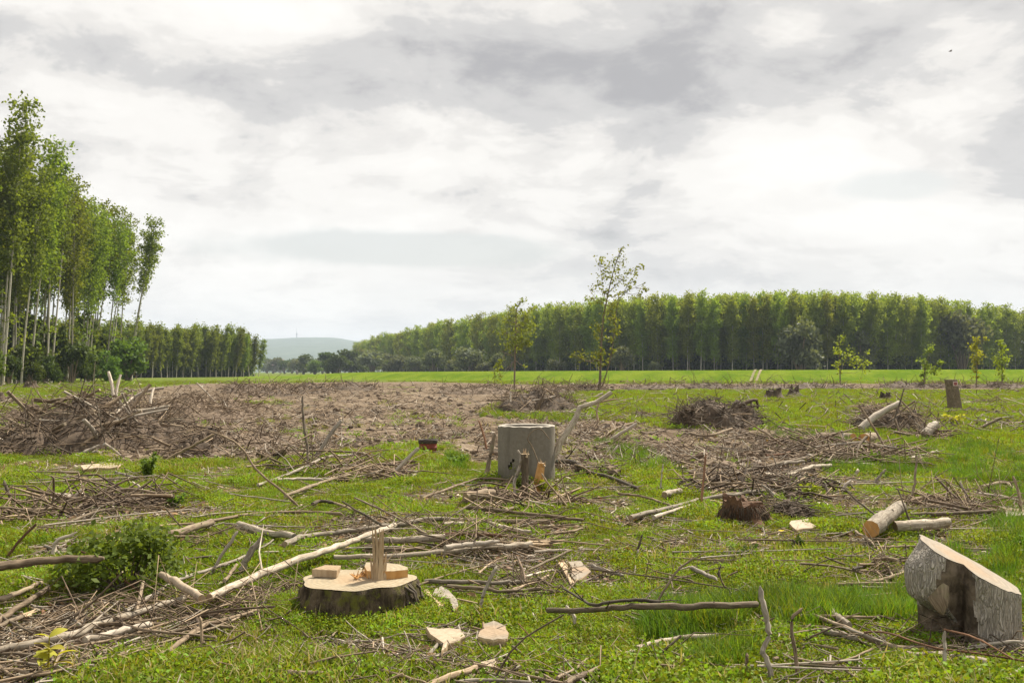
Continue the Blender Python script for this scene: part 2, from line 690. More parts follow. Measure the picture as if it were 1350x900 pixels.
M['leaf_poplar'] = leafmat('poplar_leaves', (.130, .172, .024), var=.45, trans=.52)
M['leaf_poplar_far'] = leafmat('plantation_leaves', (.185, .235, .034), var=.36, trans=.52)
M['leaf_willow'] = leafmat('willow_leaves', (.115, .135, .075), var=.35)
M['leaf_dark'] = leafmat('dark_bush_leaves', (.062, .095, .022), var=.45)
M['leaf_bright'] = leafmat('young_leaves', (.22, .265, .03), var=.25, trans=.45)
M['leaf_bush'] = leafmat('bush_leaves', (.095, .15, .024), var=.3, trans=.4)
M['leaf_sapling'] = leafmat('sapling_leaves', (.165, .205, .032), var=.25, trans=.42)
M['leaf_yellow'] = leafmat('yellow_leaves', (.33, .32, .045), var=.3, trans=.4)
M['leaf_dead'] = leafmat('dead_leaves', (.22, .135, .07), var=.6, trans=.15)
M['weed'] = leafmat('weed_leaves', (.178, .232, .020), var=.75, hue=.085, trans=.4)
M['weed2'] = leafmat('dark_weed_leaves', (.125, .185, .016), var=.5, hue=.03, trans=.4)
M['blade'] = leafmat('grass_blades', (.172, .222, .022), var=.65, hue=.07, trans=.4)
M['blade_dark'] = leafmat('tall_grass_blades', (.085, .155, .016), var=.4, hue=.03, trans=.4)
M['blade_dry'] = leafmat('dry_grass_blades', (.30, .25, .12), var=.4, hue=.03, trans=.3)
M['flower'] = leafmat('yellow_flower', (.75, .60, .03), var=.2, hue=.01)


def simple(name, c1, c2, scale=6.0, rough=.9, bstr=.6, bdist=.02, var=.3):
    m, t = new_mat(name)
    tcn = t.n('ShaderNodeTexCoord')
    oi = t.n('ShaderNodeObjectInfo')
    n = t.noise(tcn.outputs['Object'], scale, 6, .65)
    c = t.mix(t.smooth(n, .32, .68), c1, c2)
    hs = t.n('ShaderNodeHueSaturation')
    t.l(t.math('ADD', t.math('MULTIPLY', oi.outputs['Random'], var), 1 - var / 2), hs.inputs['Value'])
    t.l(c, hs.inputs['Color'])
    finish(t, hs.outputs[0], rough, n, bstr, bdist)
    return m


M['soil'] = simple('dry_soil', (.105, .074, .05), (.21, .155, .105), 5.0, var=.5)
M['soil_dark'] = simple('dark_soil', (.045, .033, .023), (.115, .083, .056), 6.0, bdist=.05)
M['concrete'] = None
M['rust'] = simple('rusty_red_paint', (.20, .035, .02), (.10, .03, .018), 9.0, rough=.7, bdist=.004)
M['soot'] = simple('sooty_metal', (.025, .02, .018), (.06, .045, .035), 9.0, rough=.7, bdist=.004)


def concrete():
    m, t = new_mat('old_concrete')
    tcn = t.n('ShaderNodeTexCoord')
    n = t.noise(tcn.outputs['Object'], 22.0, 6, .7)
    b = t.noise(tcn.outputs['Object'], 2.6, 4, .6)
    mp = t.n('ShaderNodeMapping')
    mp.inputs['Scale'].default_value = (9, 9, .8)
    t.l(tcn.outputs['Object'], mp.inputs[0])
    st = t.noise(mp.outputs[0], 1.0, 4, .6)
    c = t.mix(t.smooth(n, .3, .7), (.165, .142, .112), (.215, .19, .155))
    c = t.mix(t.math('MULTIPLY', t.smooth(b, .45, .7), .6), c, (.17, .15, .125))
    c = t.mix(t.math('MULTIPLY', t.smooth(st, .52, .72), .45), c, (.09, .078, .06))
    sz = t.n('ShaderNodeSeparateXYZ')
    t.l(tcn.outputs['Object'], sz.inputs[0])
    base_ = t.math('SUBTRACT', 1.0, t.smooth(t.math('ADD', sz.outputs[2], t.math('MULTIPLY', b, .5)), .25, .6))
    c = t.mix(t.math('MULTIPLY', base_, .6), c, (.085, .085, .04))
    finish(t, c, .92, n, .6, .008)
    return m


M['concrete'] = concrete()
M['concrete_rim'] = simple('pale_concrete_edge', (.27, .24, .20), (.36, .33, .28), 14.0, bdist=.006, var=0)  # paler than the walls, so the rim line stands out
M['rot_red'] = simple('crumbling_red_wood', (.15, .082, .045), (.065, .038, .022), 16.0, bdist=.03, var=0)


def mossy():
    m, t = new_mat('mossy_stump_bark')
    tcn = t.n('ShaderNodeTexCoord')
    mp = t.n('ShaderNodeMapping')
    mp.inputs['Scale'].default_value = (10, 10, 3)
    t.l(tcn.outputs['Object'], mp.inputs[0])
    n = t.noise(mp.outputs[0], 2.0, 6, .7)
    c = t.mix(t.smooth(n, .35, .65), (.035, .025, .016), (.14, .105, .065))
    ms = t.noise(tcn.outputs['Object'], 9.0, 5, .65)
    c = t.mix(t.math('MULTIPLY', t.smooth(ms, .47, .60), .8), c, (.13, .13, .022))
    finish(t, c, .95, n, 1.0, .03)
    return m


M['mossy'] = mossy()


def big_bark():
    """thick furrowed bark that runs up a stump"""
    m, t = new_mat('furrowed_grey_bark')
    tcn = t.n('ShaderNodeTexCoord')
    mp = t.n('ShaderNodeMapping')
    mp.inputs['Scale'].default_value = (1, 1, .16)
    t.l(tcn.outputs['Object'], mp.inputs[0])
    v = t.n('ShaderNodeTexVoronoi', feature='DISTANCE_TO_EDGE')
    v.inputs['Scale'].default_value = 62.0
    wv = t.n('ShaderNodeVectorMath', operation='ADD')
    nn = t.n('ShaderNodeTexNoise')
    nn.inputs['Scale'].default_value = 9.0
    nn.inputs['Detail'].default_value = 4.0
    t.l(tcn.outputs['Object'], nn.inputs['Vector'])
    sc = t.n('ShaderNodeVectorMath', operation='SCALE')
    sc.inputs['Scale'].default_value = .035
    t.l(nn.outputs['Color'], sc.inputs[0])
    t.l(mp.outputs[0], wv.inputs[0])
    t.l(sc.outputs[0], wv.inputs[1])
    t.l(wv.outputs[0], v.inputs['Vector'])
    n = t.noise(mp.outputs[0], 40.0, 5, .65)
    b = t.noise(tcn.outputs['Object'], 4.0, 3, .6)
    e = t.smooth(v.outputs['Distance'], .02, .30)
    c = t.mix(t.smooth(n, .3, .7), (.37, .33, .275), (.50, .455, .39))
    c = t.mix(t.math('MULTIPLY', t.math('SUBTRACT', 1.0, e), .45), c, (.17, .14, .105))
    c = t.mix(t.math('MULTIPLY', t.smooth(b, .5, .7), .35), c, (.20, .17, .13))
    hgt = t.math('ADD', e, t.math('MULTIPLY', n, .35))
    finish(t, c, .92, hgt, 1.0, .016)
    return m


M['big_bark'] = big_bark()


def far_mat(name, c1, c2, scale):
    m, t = new_mat(name)
    g = t.n('ShaderNodeNewGeometry')
    n = t.noise(g.outputs['Position'], scale, 6, .65)
    finish(t, t.mix(t.smooth(n, .35, .65), c1, c2), .95)
    return m


M['hill'] = far_mat('hazy_wooded_hill', (.03, .058, .035), (.07, .10, .062), .012)  # bluish tint of the distant haze put partly into the base colour
M['grass_far'] = None


def ground_mat():
    m, t = new_mat('cleared_ground')
    g = t.n('ShaderNodeNewGeometry')
    at_ = t.n('ShaderNodeAttribute', attribute_name='dirt')
    al = t.n('ShaderNodeAttribute', attribute_name='litter')
    pos = g.outputs['Position']
    fine = t.noise(pos, 26.0, 6, .7)
    mid = t.noise(pos, 3.2, 6, .65)
    big = t.noise(pos, .32, 5, .6)
    soil = t.mix(t.smooth(mid, .33, .66), (.095, .071, .050), (.21, .166, .120))
    soil = t.mix(t.math('MULTIPLY', t.smooth(fine, .45, .7), .6), soil, (.10, .072, .05))
    soil = t.mix(t.math('MULTIPLY', t.smooth(big, .52, .66), .55), soil, (.27, .22, .165))
    lit = t.mix(t.smooth(fine, .35, .65), (.075, .052, .034), (.215, .155, .105))
    gr = t.mix(t.smooth(mid, .35, .66), (.072, .112, .018), (.13, .185, .024))
    gr = t.mix(t.smooth(fine, .4, .7), gr, (.085, .085, .026))
    gr = t.mix(t.math('MULTIPLY', t.smooth(big, .5, .7), .55), gr, (.165, .165, .045))
    dry = t.noise(pos, .09, 5, .7)
    gr = t.mix(t.math('MULTIPLY', t.smooth(dry, .5, .62), .4), gr, (.18, .17, .075))
    d = t.math('ADD', at_.outputs['Fac'], t.math('MULTIPLY', t.math('SUBTRACT', mid, .5), .9))
    c = t.mix(t.math('MULTIPLY', t.smooth(t.math('ADD', al.outputs['Fac'], t.math('MULTIPLY', t.math('SUBTRACT', mid, .5), .8)), .15, .5), .9), gr, lit)
    c = t.mix(t.smooth(d, .35, .62), c, soil)
    finish(t, c, .95, t.math('ADD', mid, t.math('MULTIPLY', fine, .5)), .8, .05, spec=0.0)
    return m


M['ground'] = ground_mat()


def levee_mat():
    m, t = new_mat('levee_grass')
    g = t.n('ShaderNodeNewGeometry')
    pos = g.outputs['Position']
    a = t.noise(pos, .16, 7, .7)
    f = t.noise(pos, 1.3, 6, .75)
    c = t.mix(t.smooth(a, .35, .65), (.085, .140, .012), (.150, .195, .022))
    c = t.mix(t.math('MULTIPLY', t.smooth(f, .45, .7), .55), c, (.055, .11, .012))
    finish(t, c, .95, f, .8, .2, spec=0.0)
    return m


M['levee'] = levee_mat()

# ------------------------------------------------------------------ ground sheet out to the horizon
def ground():
    ys = list(np.arange(-24, 3.2, 1.2))
    y = 3.2
    while y < 170:
        ys.append(y)
        y *= 1.0125
    while y < 12500:
        ys.append(y)
        y *= 1.09
    ys.append(12500)
    ys = np.array(ys)
    t = np.linspace(-1, 1, 271)
    half = .56 * np.maximum(ys, 4) + 1.0
    prof = t * 1.3 + np.sign(t) * np.maximum(np.abs(t) - .82, 0) ** 2 * 60
    X = half[:, None] * prof[None, :]
    X = np.where(np.abs(X) > 11000, np.sign(X) * 11000, X)
    X = np.where(np.abs(X) < 1e-9, 0, X)
    # the outermost columns always reach 30 m to the side
    X[:, 0] = np.minimum(X[:, 0], -40)
    X[:, -1] = np.maximum(X[:, -1], 40)
    Y = np.repeat(ys[:, None], len(t), 1)
    Z = H(X.ravel(), Y.ravel())
    verts = np.stack([X.ravel(), Y.ravel(), Z], 1)
    n = len(t)
    a = (np.arange(len(ys) - 1)[:, None] * n + np.arange(n - 1)[None, :]).ravel()
    faces = np.stack([a, a + 1, a + n + 1, a + n], 1)
    me = np_mesh('ground', verts, faces, True)
    for nm, fn in (('dirt', dirt_mask), ('litter', litter_mask)):
        at_ = me.attributes.new(nm, 'FLOAT', 'POINT')
        at_.data.foreach_set('value', fn(X.ravel(), Y.ravel()).astype(np.float32))
    return tag(link_mesh('ground', me, [M['ground']]), kind='structure')


ground()

# ------------------------------------------------------------------ levee behind the clearing
LEV = [(300, 262, .3), (345, 258, .5), (420, 236, 1.4), (500, 208, 1.62), (700, 178, 1.75), (1000, 160, 1.88), (1350, 163, 2.0), (1600, 168, 2.0), (1900, 175, 2.0)]


def lev_curve(n):
    pts = [Vector((((px - 675) / F) * d, d, z)) for px, d, z in LEV]
    return resample(pts, n)


def levee():
    c = lev_curve(150)
    verts, faces = [], []
    prof = [(-1.5, -.10), (0, -.03), (2.5, .32), (5, .70), (7.2, .96), (8.2, 1.0), (12, 1.0), (13, .94), (20, 0), (21, -.1)]
    for i, p in enumerate(c):
        a, b = c[max(0, i - 1)], c[min(len(c) - 1, i + 1)]
        t = (b - a)
        t.z = 0
        t.normalize()
        nrm = Vector((-t.y, t.x, 0))       # away from the viewer
        for o, k in prof:
            q = p + nrm * o
            verts.append((q.x, q.y, max(-.2, p.z * k + (.07 * float(pn(q.x * .3, q.y * .3 + o)) if 0 < k < 1 else 0))))
    m = len(prof)
    for i in range(len(c) - 1):
        for k in range(m - 1):
            a = i * m + k
            faces.append((a, a + m, a + m + 1, a + 1))
    me = np_mesh('levee', verts, faces, True)
    tag(link_mesh('levee', me, [M['levee']]), kind='structure')
    # two pale wheel ruts climb its face
    mb = MB()
    ci = min(range(len(c)), key=lambda k: abs(675 + F * c[k].x / c[k].y - 996))
    p = c[ci]
    t = (c[ci + 1] - c[ci - 1])
    t.z = 0
    t.normalize()
    nrm = Vector((-t.y, t.x, 0))
    for side in (-.45, .45):
        L, Rr = [], []
        for o, k in prof[1:7]:
            for lst, w in ((L, -.2), (Rr, .2)):
                q = p + nrm * o + t * (side + w + .16 * o - .6)
                lst.append((q.x, q.y, p.z * k + .13))
        vs = L + Rr
        k = len(L)
        mb.add(vs, [(i, k + i, k + i + 1, i + 1) for i in range(k - 1)])
    M['track'] = far_mat('worn_track', (.13, .125, .05), (.21, .175, .10), .8)
    o = mb.build('dirt_track', [M['track']])
    tag(o, kind='structure')


levee()

# ------------------------------------------------------------------ wooded hills far off
HP = [(-300, 452), (100, 449), (340, 448.5), (385, 446.5), (410, 447.5), (445, 448.5), (465, 451), (490, 454.5), (540, 456), (620, 462), (760, 474), (900, 487), (1700, 489)]


def hill_z(x, y):
    x = np.asarray(x, float)
    y = np.asarray(y, float)
    px = 675 + F * x / y
    top = np.interp(px, [p[0] for p in HP], [p[1] for p in HP])
    ridge = (490 - top) / F * 6300
    k = np.clip((y - 2300) / 4000, 0, 1)
    k = k * k * (3 - 2 * k)
    k = np.where(y > 6300, np.clip(1 - (y - 6300) / 2500, 0, 1), k)
    return ridge * (k + .05 * fbm(x / 420, y / 700, 4) * np.clip(k * 2, 0, 1) * (y < 6100)) + np.where(k > 0, 1.0, -2.0)


def hills():
    ys = np.linspace(2250, 8800, 66)
    ps = np.linspace(-500, 1100, 200)
    PX, Y = np.meshgrid(ps, ys)
    X = (PX - 675) / F * Y
    Z = hill_z(X, Y)
    n = len(ps)
    a = (np.arange(len(ys) - 1)[:, None] * n + np.arange(n - 1)[None, :]).ravel()
    me = np_mesh('hills', np.stack([X.ravel(), Y.ravel(), Z.ravel()], 1), np.stack([a, a + 1, a + n + 1, a + n], 1), True)
    tag(link_mesh('hills', me, [M['hill']]), kind='structure')


hills()

# ------------------------------------------------------------------ scattered cover by geometry nodes
def scatter(name, P_, rot, scl, idx, protos, mats):
    """protos: list of (mesh, [materials]); one object of many small instances"""
    col = bpy.data.collections.new(name + '_kinds')
    for i, me in enumerate(protos):
        for m in mats[i]:
            me.materials.append(m)
        o = bpy.data.objects.new('%s_kind_%03d' % (name, i), me)
        col.objects.link(o)
    me = bpy.data.meshes.new(name)
    n = len(P_)
    me.vertices.add(n)
    me.vertices.foreach_set('co', np.asarray(P_, np.float32).ravel())
    for nm, typ, prop, arr in (('rot', 'FLOAT_VECTOR', 'vector', rot), ('scl', 'FLOAT', 'value', scl), ('idx', 'INT', 'value', idx)):
        a = me.attributes.new(nm, typ, 'POINT')
        a.data.foreach_set(prop, np.asarray(arr, np.int32 if typ == 'INT' else np.float32).ravel())
    o = link_mesh(name, me, [])
    ng = bpy.data.node_groups.new(name, 'GeometryNodeTree')
    ng.interface.new_socket('Geometry', in_out='INPUT', socket_type='NodeSocketGeometry')
    ng.interface.new_socket('Geometry', in_out='OUTPUT', socket_type='NodeSocketGeometry')
    nd = ng.nodes
    gi, go = nd.new('NodeGroupInput'), nd.new('NodeGroupOutput')
    ci = nd.new('GeometryNodeCollectionInfo')
    ci.inputs['Collection'].default_value = col
    ci.inputs['Separate Children'].default_value = True
    ci.inputs['Reset Children'].default_value = True
    ip = nd.new('GeometryNodeInstanceOnPoints')
    ip.inputs['Pick Instance'].default_value = True

    def attr(nm, typ):
        a = nd.new('GeometryNodeInputNamedAttribute')
        a.data_type = typ
        a.inputs['Name'].default_value = nm
        return a.outputs[0]
    e2r = nd.new('FunctionNodeEulerToRotation')
    lk = ng.links.new
    lk(attr('rot', 'FLOAT_VECTOR'), e2r.inputs[0])
    lk(gi.outputs[0], ip.inputs['Points'])
    lk(ci.outputs[0], ip.inputs['Instance'])
    lk(attr('idx', 'INT'), ip.inputs['Instance Index'])
    lk(e2r.outputs[0], ip.inputs['Rotation'])
    lk(attr('scl', 'FLOAT'), ip.inputs['Scale'])
    lk(ip.outputs[0], go.inputs[0])
    md = o.modifiers.new('scatter', 'NODES')
    md.node_group = ng
    return tag(o, kind='stuff')


# ------------------------------------------------------------------ trees
def leaf_quads(C, size_, rng, up=0.35, long=1.5):
    """one pointed leaf-clump face at each centre"""
    n = len(C)
    nrm = rng.normal(size=(n, 3))
    nrm[:, 2] += up
    nrm /= np.linalg.norm(nrm, axis=1)[:, None]
    a = np.cross(nrm, rng.normal(size=(n, 3)))
    a /= np.linalg.norm(a, axis=1)[:, None]
    b = np.cross(nrm, a)
    s = (size_ * rng.uniform(.6, 1.35, n))[:, None]
    V = np.empty((n, 4, 3))
    V[:, 0] = C - a * s * long * .5
    V[:, 1] = C + b * s * .5 + nrm * s * .10
    V[:, 2] = C + a * s * long * .5
    V[:, 3] = C - b * s * .5 + nrm * s * .10
    return V.reshape(-1, 3), np.arange(n * 4).reshape(-1, 4)


def poplar(seed, h, start, rad, nleaf, lsz, lean=(0, 0), nb=42, tr=.20, limbs=True, sides=7, clump=.42, blunt=.62, low=0):
    rng = np.random.RandomState(seed)
    rr = random.Random(seed)
    mb = MB()
    bend = (rr.uniform(-.8, .8), rr.uniform(-.8, .8))
    ph = rr.uniform(0, 6)

    def axis(t):
        return Vector((lean[0] * t ** 1.25 + bend[0] * math.sin(t * 3.1 + ph) * .45 - bend[0] * math.sin(ph) * .45,
                       lean[1] * t ** 1.25 + bend[1] * math.sin(t * 2.7 + ph * 2) * .45 - bend[1] * math.sin(ph * 2) * .45, t * h))
    k = 9
    mb.tube([axis(i / k) - (Vector((0, 0, .3)) if i == 0 else Vector()) for i in range(k + 1)], [tr * (1.25 if i == 0 else 1) * (1 - .9 * i / k) + .015 for i in range(k + 1)], sides)
    cen, wt = [], []
    for b in range(nb):
        t = start + (1 - start) * (b + rr.random()) / nb
        u = (t - start) / (1 - start)
        prof = (0.55 + 1.0 * u) if u < .45 else ((1 - u) ** blunt * 1.05 / .55 ** blunt + .06)
        L = rad * prof * rr.uniform(.5, 1.35)
        az = b * 2.39996 + rr.uniform(-.5, .5)
        up = R(rr.uniform(18, 58))
        p0 = axis(t)
        d = Vector((math.cos(az) * math.cos(up), math.sin(az) * math.cos(up), math.sin(up)))
        p1 = p0 + d * L + Vector((0, 0, .1 * L))
        if limbs:
            mb.tube([p0, p0.lerp(p1, .5) + Vector((0, 0, -.05 * L)), p1], [tr * .24 * (1 - .6 * u) + .012, .02, .006], 3)
        for q in np.linspace(.3, 1.05, max(2, int(3 + 3 * prof))):
            cen.append(p0.lerp(p1, float(q)) + Vector((rr.gauss(0, .18), rr.gauss(0, .18), rr.gauss(0, .2))) * rad * .5)
            wt.append(prof * rr.uniform(.3, 1.3))
    if low:
        for _ in range(low):      # sprays low on the trunk
            t = rr.uniform(.10, start + .1)
            az = rr.uniform(0, 6.28)
            r = rr.uniform(.1, .38) * rad
            cen.append(axis(t) + Vector((math.cos(az) * r, math.sin(az) * r, rr.uniform(0, .8))))
            wt.append(rr.uniform(.15, .5))
    cen = np.array(cen)
    wt = np.array(wt) / sum(wt)
    pick = rng.choice(len(cen), nleaf, p=wt)
    C = cen[pick] + rng.normal(size=(nleaf, 3)) * np.array([clump, clump, clump * .85])
    V, Fq = leaf_quads(C, lsz, rng)
    return mb, V, Fq


def joined_tree(name, mb, V, Fq):
    """trunk and leaves in one mesh, for the trees inside a wood"""
    me = bpy.data.meshes.new(name)
    b = len(mb.v)
    me.from_pydata(mb.v + [tuple(p) for p in V], [], mb.f + [[b + k for k in f] for f in Fq])
    me.polygons.foreach_set('material_index', [0] * len(mb.f) + [1] * len(Fq))
    me.update()
    return me


class TreeKind:
    """a kind of tree: shared trunk and crown meshes"""
    def __init__(s, mb, V, Fq, mt, ml):
        s.trunk = bpy.data.meshes.new('trunk')
        s.trunk.from_pydata(mb.v, [], mb.f)
        s.trunk.polygons.foreach_set('use_smooth', [True] * len(mb.f))
        uvl = s.trunk.uv_layers.new(name='UVMap')
        uvl.data.foreach_set('uv', [c for u in mb.uv for a in u for c in a])
        s.trunk.materials.append(mt)
        s.crown = np_mesh('crown', V, Fq)
        s.crown.materials.append(ml)

    def place(s, name, x, y, label, group=None, scale=1.0, rz=0.0, cat='tree', z=None, sq=1.0):
        o = empty(name, (x, y, h1(x, y) if z is None else z), label, cat, group, rz)
        o.scale = (scale * sq, scale * sq, scale)
        for nm, me in (('trunk', s.trunk), ('crown', s.crown)):
            c = bpy.data.objects.new(nm, me)
            COL.objects.link(c)
            c.parent = o
        return o


rg = random.Random(11)
TALLK, TALLJ = [], []
TN = (4000, 3000, 3500, 4200, 2500, 2800, 1700)
for i, (lx, ly) in enumerate(((.6, 0), (1.6, .5), (2.6, -.4), (-.5, .6), (3.0, .3), (1.0, -.8), (2.0, .6))):
    args = poplar(100 + i, 31.0, (.40, .50, .44, .36, .58, .46, .62)[i], (2.9, 2.7, 2.7, 3.1, 2.6, 3.2, 2.6)[i], TN[i], .275, (lx, ly), nb=(46, 36, 42, 48, 26, 34, 18)[i], tr=.15, blunt=.5, low=16)
    TALLK.append(TreeKind(*args, M['trunk'], M['leaf_poplar']))
    if i < 4:
        TALLJ.append(joined_tree('tall_poplar', *args))
FARK, FARJ = [], []
for i in range(5):
    args = poplar(200 + i, 25.0, (.12, .17, .20, .14, .22)[i], (2.9, 3.1, 2.7, 3.0, 2.9)[i], 3400, .40, (rg.uniform(-.8, 1.2), rg.uniform(-.5, .5)), nb=34, tr=.15, limbs=False, sides=5, clump=.55, blunt=.34)
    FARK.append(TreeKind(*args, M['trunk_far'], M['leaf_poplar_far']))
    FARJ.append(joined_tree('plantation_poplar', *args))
MIDK, MIDJ = [], []
for i in range(4):
    args = poplar(300 + i, 14.8, (.20, .26, .30, .22)[i], (1.8, 1.6, 1.75, 1.9)[i], 2300, .31, (rg.uniform(-.8, 1.4), rg.uniform(-.5, .5)), nb=34, tr=.12, limbs=False, sides=5, clump=.40, blunt=.5, low=14)
    MIDK.append(TreeKind(*args, M['trunk'], M['leaf_poplar']))
    MIDJ.append(joined_tree('slim_poplar', *args))

# left grove: edge runs away from the viewer
EA, EB = Vector((-58.5, 112, 0)), Vector((-73.5, 200, 0))
edir = (EB - EA).normalized()
eout = Vector((-edir.y, edir.x, 0))   # into the grove (to the left)
if eout.x > 0:
    eout = -eout
inner = []
uniq = {}
for row in range(7):
    s = -6.0
    while s < 78:
        p = EA + edir * (s + rg.uniform(-1.2, 1.2)) + eout * (row * 5.0 + rg.uniform(-1.2, 1.2))
        f = max(0, s) / 88
        if row < 3:
            kind = rg.choice([4, 4, 6, 5, 1]) if f > .6 else rg.choice([0, 1, 2, 3, 5, 6])
            lab = 'tall slender poplar in the left grove with bare pale trunk and high leafy crown'
            grp = 'poplars of the tall left grove'
            rz = rg.uniform(-.5, .5)
            if f > .92 and row == 0:
                kind = 4
                rz = .1
            TALLK[kind].place('poplar_tree', p.x, p.y, lab, grp, rg.uniform(.84, 1.05) * (.97 if f > .5 else 1), rz).rotation_euler = (rg.uniform(-.03, .03), rg.uniform(-.04, .05) + .015 * f, rz)
        else:
            inner.append((p.x, p.y, rg.uniform(.85, 1.0), rg.uniform(0, 6.28), rg.randrange(4)))
        s += 4.0
# back-left stand, further off and lower
MA, MB_ = Vector((-103, 240, 0)), Vector((-82, 333, 0))
mdir = (MB_ - MA).normalized()
mout = Vector((-mdir.y, mdir.x, 0))
if mout.x > 0:
    mout = -mout
inner_mid = []
for row in range(7):
    s = 0.0
    while s < 95:
        p = MA + mdir * (s + rg.uniform(-.8, .8)) + mout * (row * 3.4 + rg.uniform(-.8, .8))
        if row < 2:
            MIDK[rg.randrange(4)].place('poplar_tree', p.x, p.y, 'slim poplar in the lower stand behind the left grove', 'poplars of the lower back stand', rg.uniform(.84, 1.1), rg.uniform(0, 6.28)).rotation_euler = (rg.uniform(-.06, .06), rg.uniform(-.05, .09), rg.uniform(0, 6.28))
        else:
            inner_mid.append((p.x, p.y, rg.uniform(.85, 1.0), rg.uniform(0, 6.28), rg.randrange(4)))
        s += 4.2
# long plantation behind the levee
EDGE = [(1900, 400), (1620, 372), (1350, 372), (1200, 318), (1050, 300), (850, 318), (700, 372), (600, 460), (540, 560), (500, 670), (470, 840)]
ep = resample([((px - 675) / F * d, d, 0) for px, d in EDGE], 400)
acc = 0.0
nxt = 0.0
edge_pts = []
for i in range(1, len(ep)):
    acc += (ep[i] - ep[i - 1]).length
    if acc >= nxt:
        t = (ep[i] - ep[i - 1]).normalized()
        edge_pts.append((ep[i], Vector((-t.y, t.x, 0)) if (-t.y * ep[i].x + t.x * ep[i].y) > 0 else Vector((t.y, -t.x, 0))))
        nxt = acc + 4.1 * ep[i].y / 300
inner_far = []
nind = 0
for row in range(7):
    for pi, (p, nrm) in enumerate(edge_pts):
        k = p.y / 300
        q = p + nrm * (row * 4.6 * k + rg.uniform(-1.2, 1.2)) + Vector((rg.uniform(-1.3, 1.3), 0, 0))
        px = 675 + F * q.x / q.y
        sc = rg.uniform(.94, 1.03)
        if (row == 0 or (row == 1 and pi % 2)) and 455 < px < 1385:
            FARK[rg.randrange(5)].place('poplar_tree', q.x, q.y, 'plantation poplar in the long wood beyond the levee', 'poplars of the long wood beyond the levee', sc, rg.uniform(0, 6.28), z=0, sq=1.0 + .25 * (k - 1))
            nind += 1
        else:
            inner_far.append((q.x, q.y, sc, rg.uniform(0, 6.28), rg.randrange(5)))


def wood_stuff(name, lst, protos, mats):
    a = np.array(lst)
    P_ = np.stack([a[:, 0], a[:, 1], np.zeros(len(a))], 1)
    rot = np.stack([np.zeros(len(a)), np.zeros(len(a)), a[:, 3]], 1)
    scatter(name, P_, rot, a[:, 2], a[:, 4], protos, mats)


def under(lst, n, hgt, lo, hi, protos, name, ml):
    a = np.array(lst)
    k = rg.choices(range(len(a)), k=n)
    pts = [(a[i][0] + rg.uniform(-2, 2), a[i][1] + rg.uniform(-2, 2), rg.uniform(lo, hi), rg.uniform(0, 6.28), rg.randrange(len(protos))) for i in k]
    wood_stuff(name, pts, protos, ml)


wood_stuff('grove_interior', inner, TALLJ, [[M['trunk'], M['leaf_poplar']]] * 4)
wood_stuff('back_stand_interior', inner_mid, MIDJ, [[M['trunk'], M['leaf_poplar']]] * 4)
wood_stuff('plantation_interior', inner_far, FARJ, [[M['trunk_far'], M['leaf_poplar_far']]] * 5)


def bushkind(seed, w, h, nleaf, lsz, ml, mt=None, lobes=9, bare=0.06):
    rng = np.random.RandomState(seed)
    mb = MB()
    cen, rad = [], []
    for i in range(lobes):
        a, r = rng.uniform(0, 6.28), math.sqrt(rng.uniform(0, 1)) * w * .34
        z = h * (bare + rng.uniform(.18, .80))
        k = 1 - .45 * max(0, z / h - .45)
        cen.append((r * math.cos(a) * k, r * math.sin(a) * k, z))
        rad.append(rng.uniform(.16, .27) * min(w, h * 1.2))
        mb.tube([(0.02 * w * math.cos(a), .02 * w * math.sin(a), -.1), (r * .4 * math.cos(a), r * .4 * math.sin(a), z * .5), cen[-1]], [.022 * h, .014 * h, .005 * h], 5)
    cen, rad = np.array(cen), np.array(rad)
    pk = rng.choice(lobes, nleaf, p=rad ** 2 / sum(rad ** 2))
    d = rng.normal(size=(nleaf, 3))
    d /= np.linalg.norm(d, axis=1)[:, None]
    C = cen[pk] + d * (rad[pk] * rng.uniform(.35, 1.12, nleaf))[:, None] * np.array([1, 1, .85])
    C[:, 2] = np.maximum(C[:, 2], .02 * h)
    V, Fq = leaf_quads(C, lsz, rng, .5)
    return TreeKind(mb, V, Fq, mt or M['bark_grey'], ml)


BW = [bushkind(400 + i, 7, 6.5, 1500, .42, M['leaf_willow'], lobes=10) for i in range(3)]
BD = [bushkind(410 + i, 6, 6.5, 1500, .42, M['leaf_dark'], lobes=10) for i in range(3)]
BG = [bushkind(420 + i, 6, 6, 1700, .36, M['leaf_bush'], lobes=11) for i in range(3)]


def bush_at(kind, px, d, hpx, label, group=None, name='bush', cat='bush', base=0.0, sq=1.0):
    x = (px - 675) / F * d
    sc = hpx * d / F / 6.4
    return kind.place(name, x, d, label, group, sc, rg.uniform(0, 6.28), cat=cat, z=base, sq=sq)


def bush_stuff_mesh(i):
    rng = np.random.RandomState(700 + i)
    C = np.stack([rng.normal(size=500) * 1.6, rng.normal(size=500) * 1.6, rng.uniform(.1, 6.0, 500)], 1)
    V, Fq = leaf_quads(C, .8, rng, .3)
    return np_mesh('undergrowth', V, Fq)


UG = [bush_stuff_mesh(i) for i in range(3)]
under([q for q in inner_far], 900, 1, .7, 1.3, UG, 'wood_undergrowth', [[M['leaf_dark']]] * 3)
UG = [bush_stuff_mesh(i) for i in range(3)]
under([q for q in inner if q[1] < 185], 70, 1, .7, 1.3, UG, 'grove_undergrowth', [[M['leaf_dark']]] * 3)
UG = [bush_stuff_mesh(i) for i in range(3)]
under([q for q in inner_mid], 130, 1, .5, .9, UG, 'back_stand_undergrowth', [[M['leaf_dark']]] * 3)
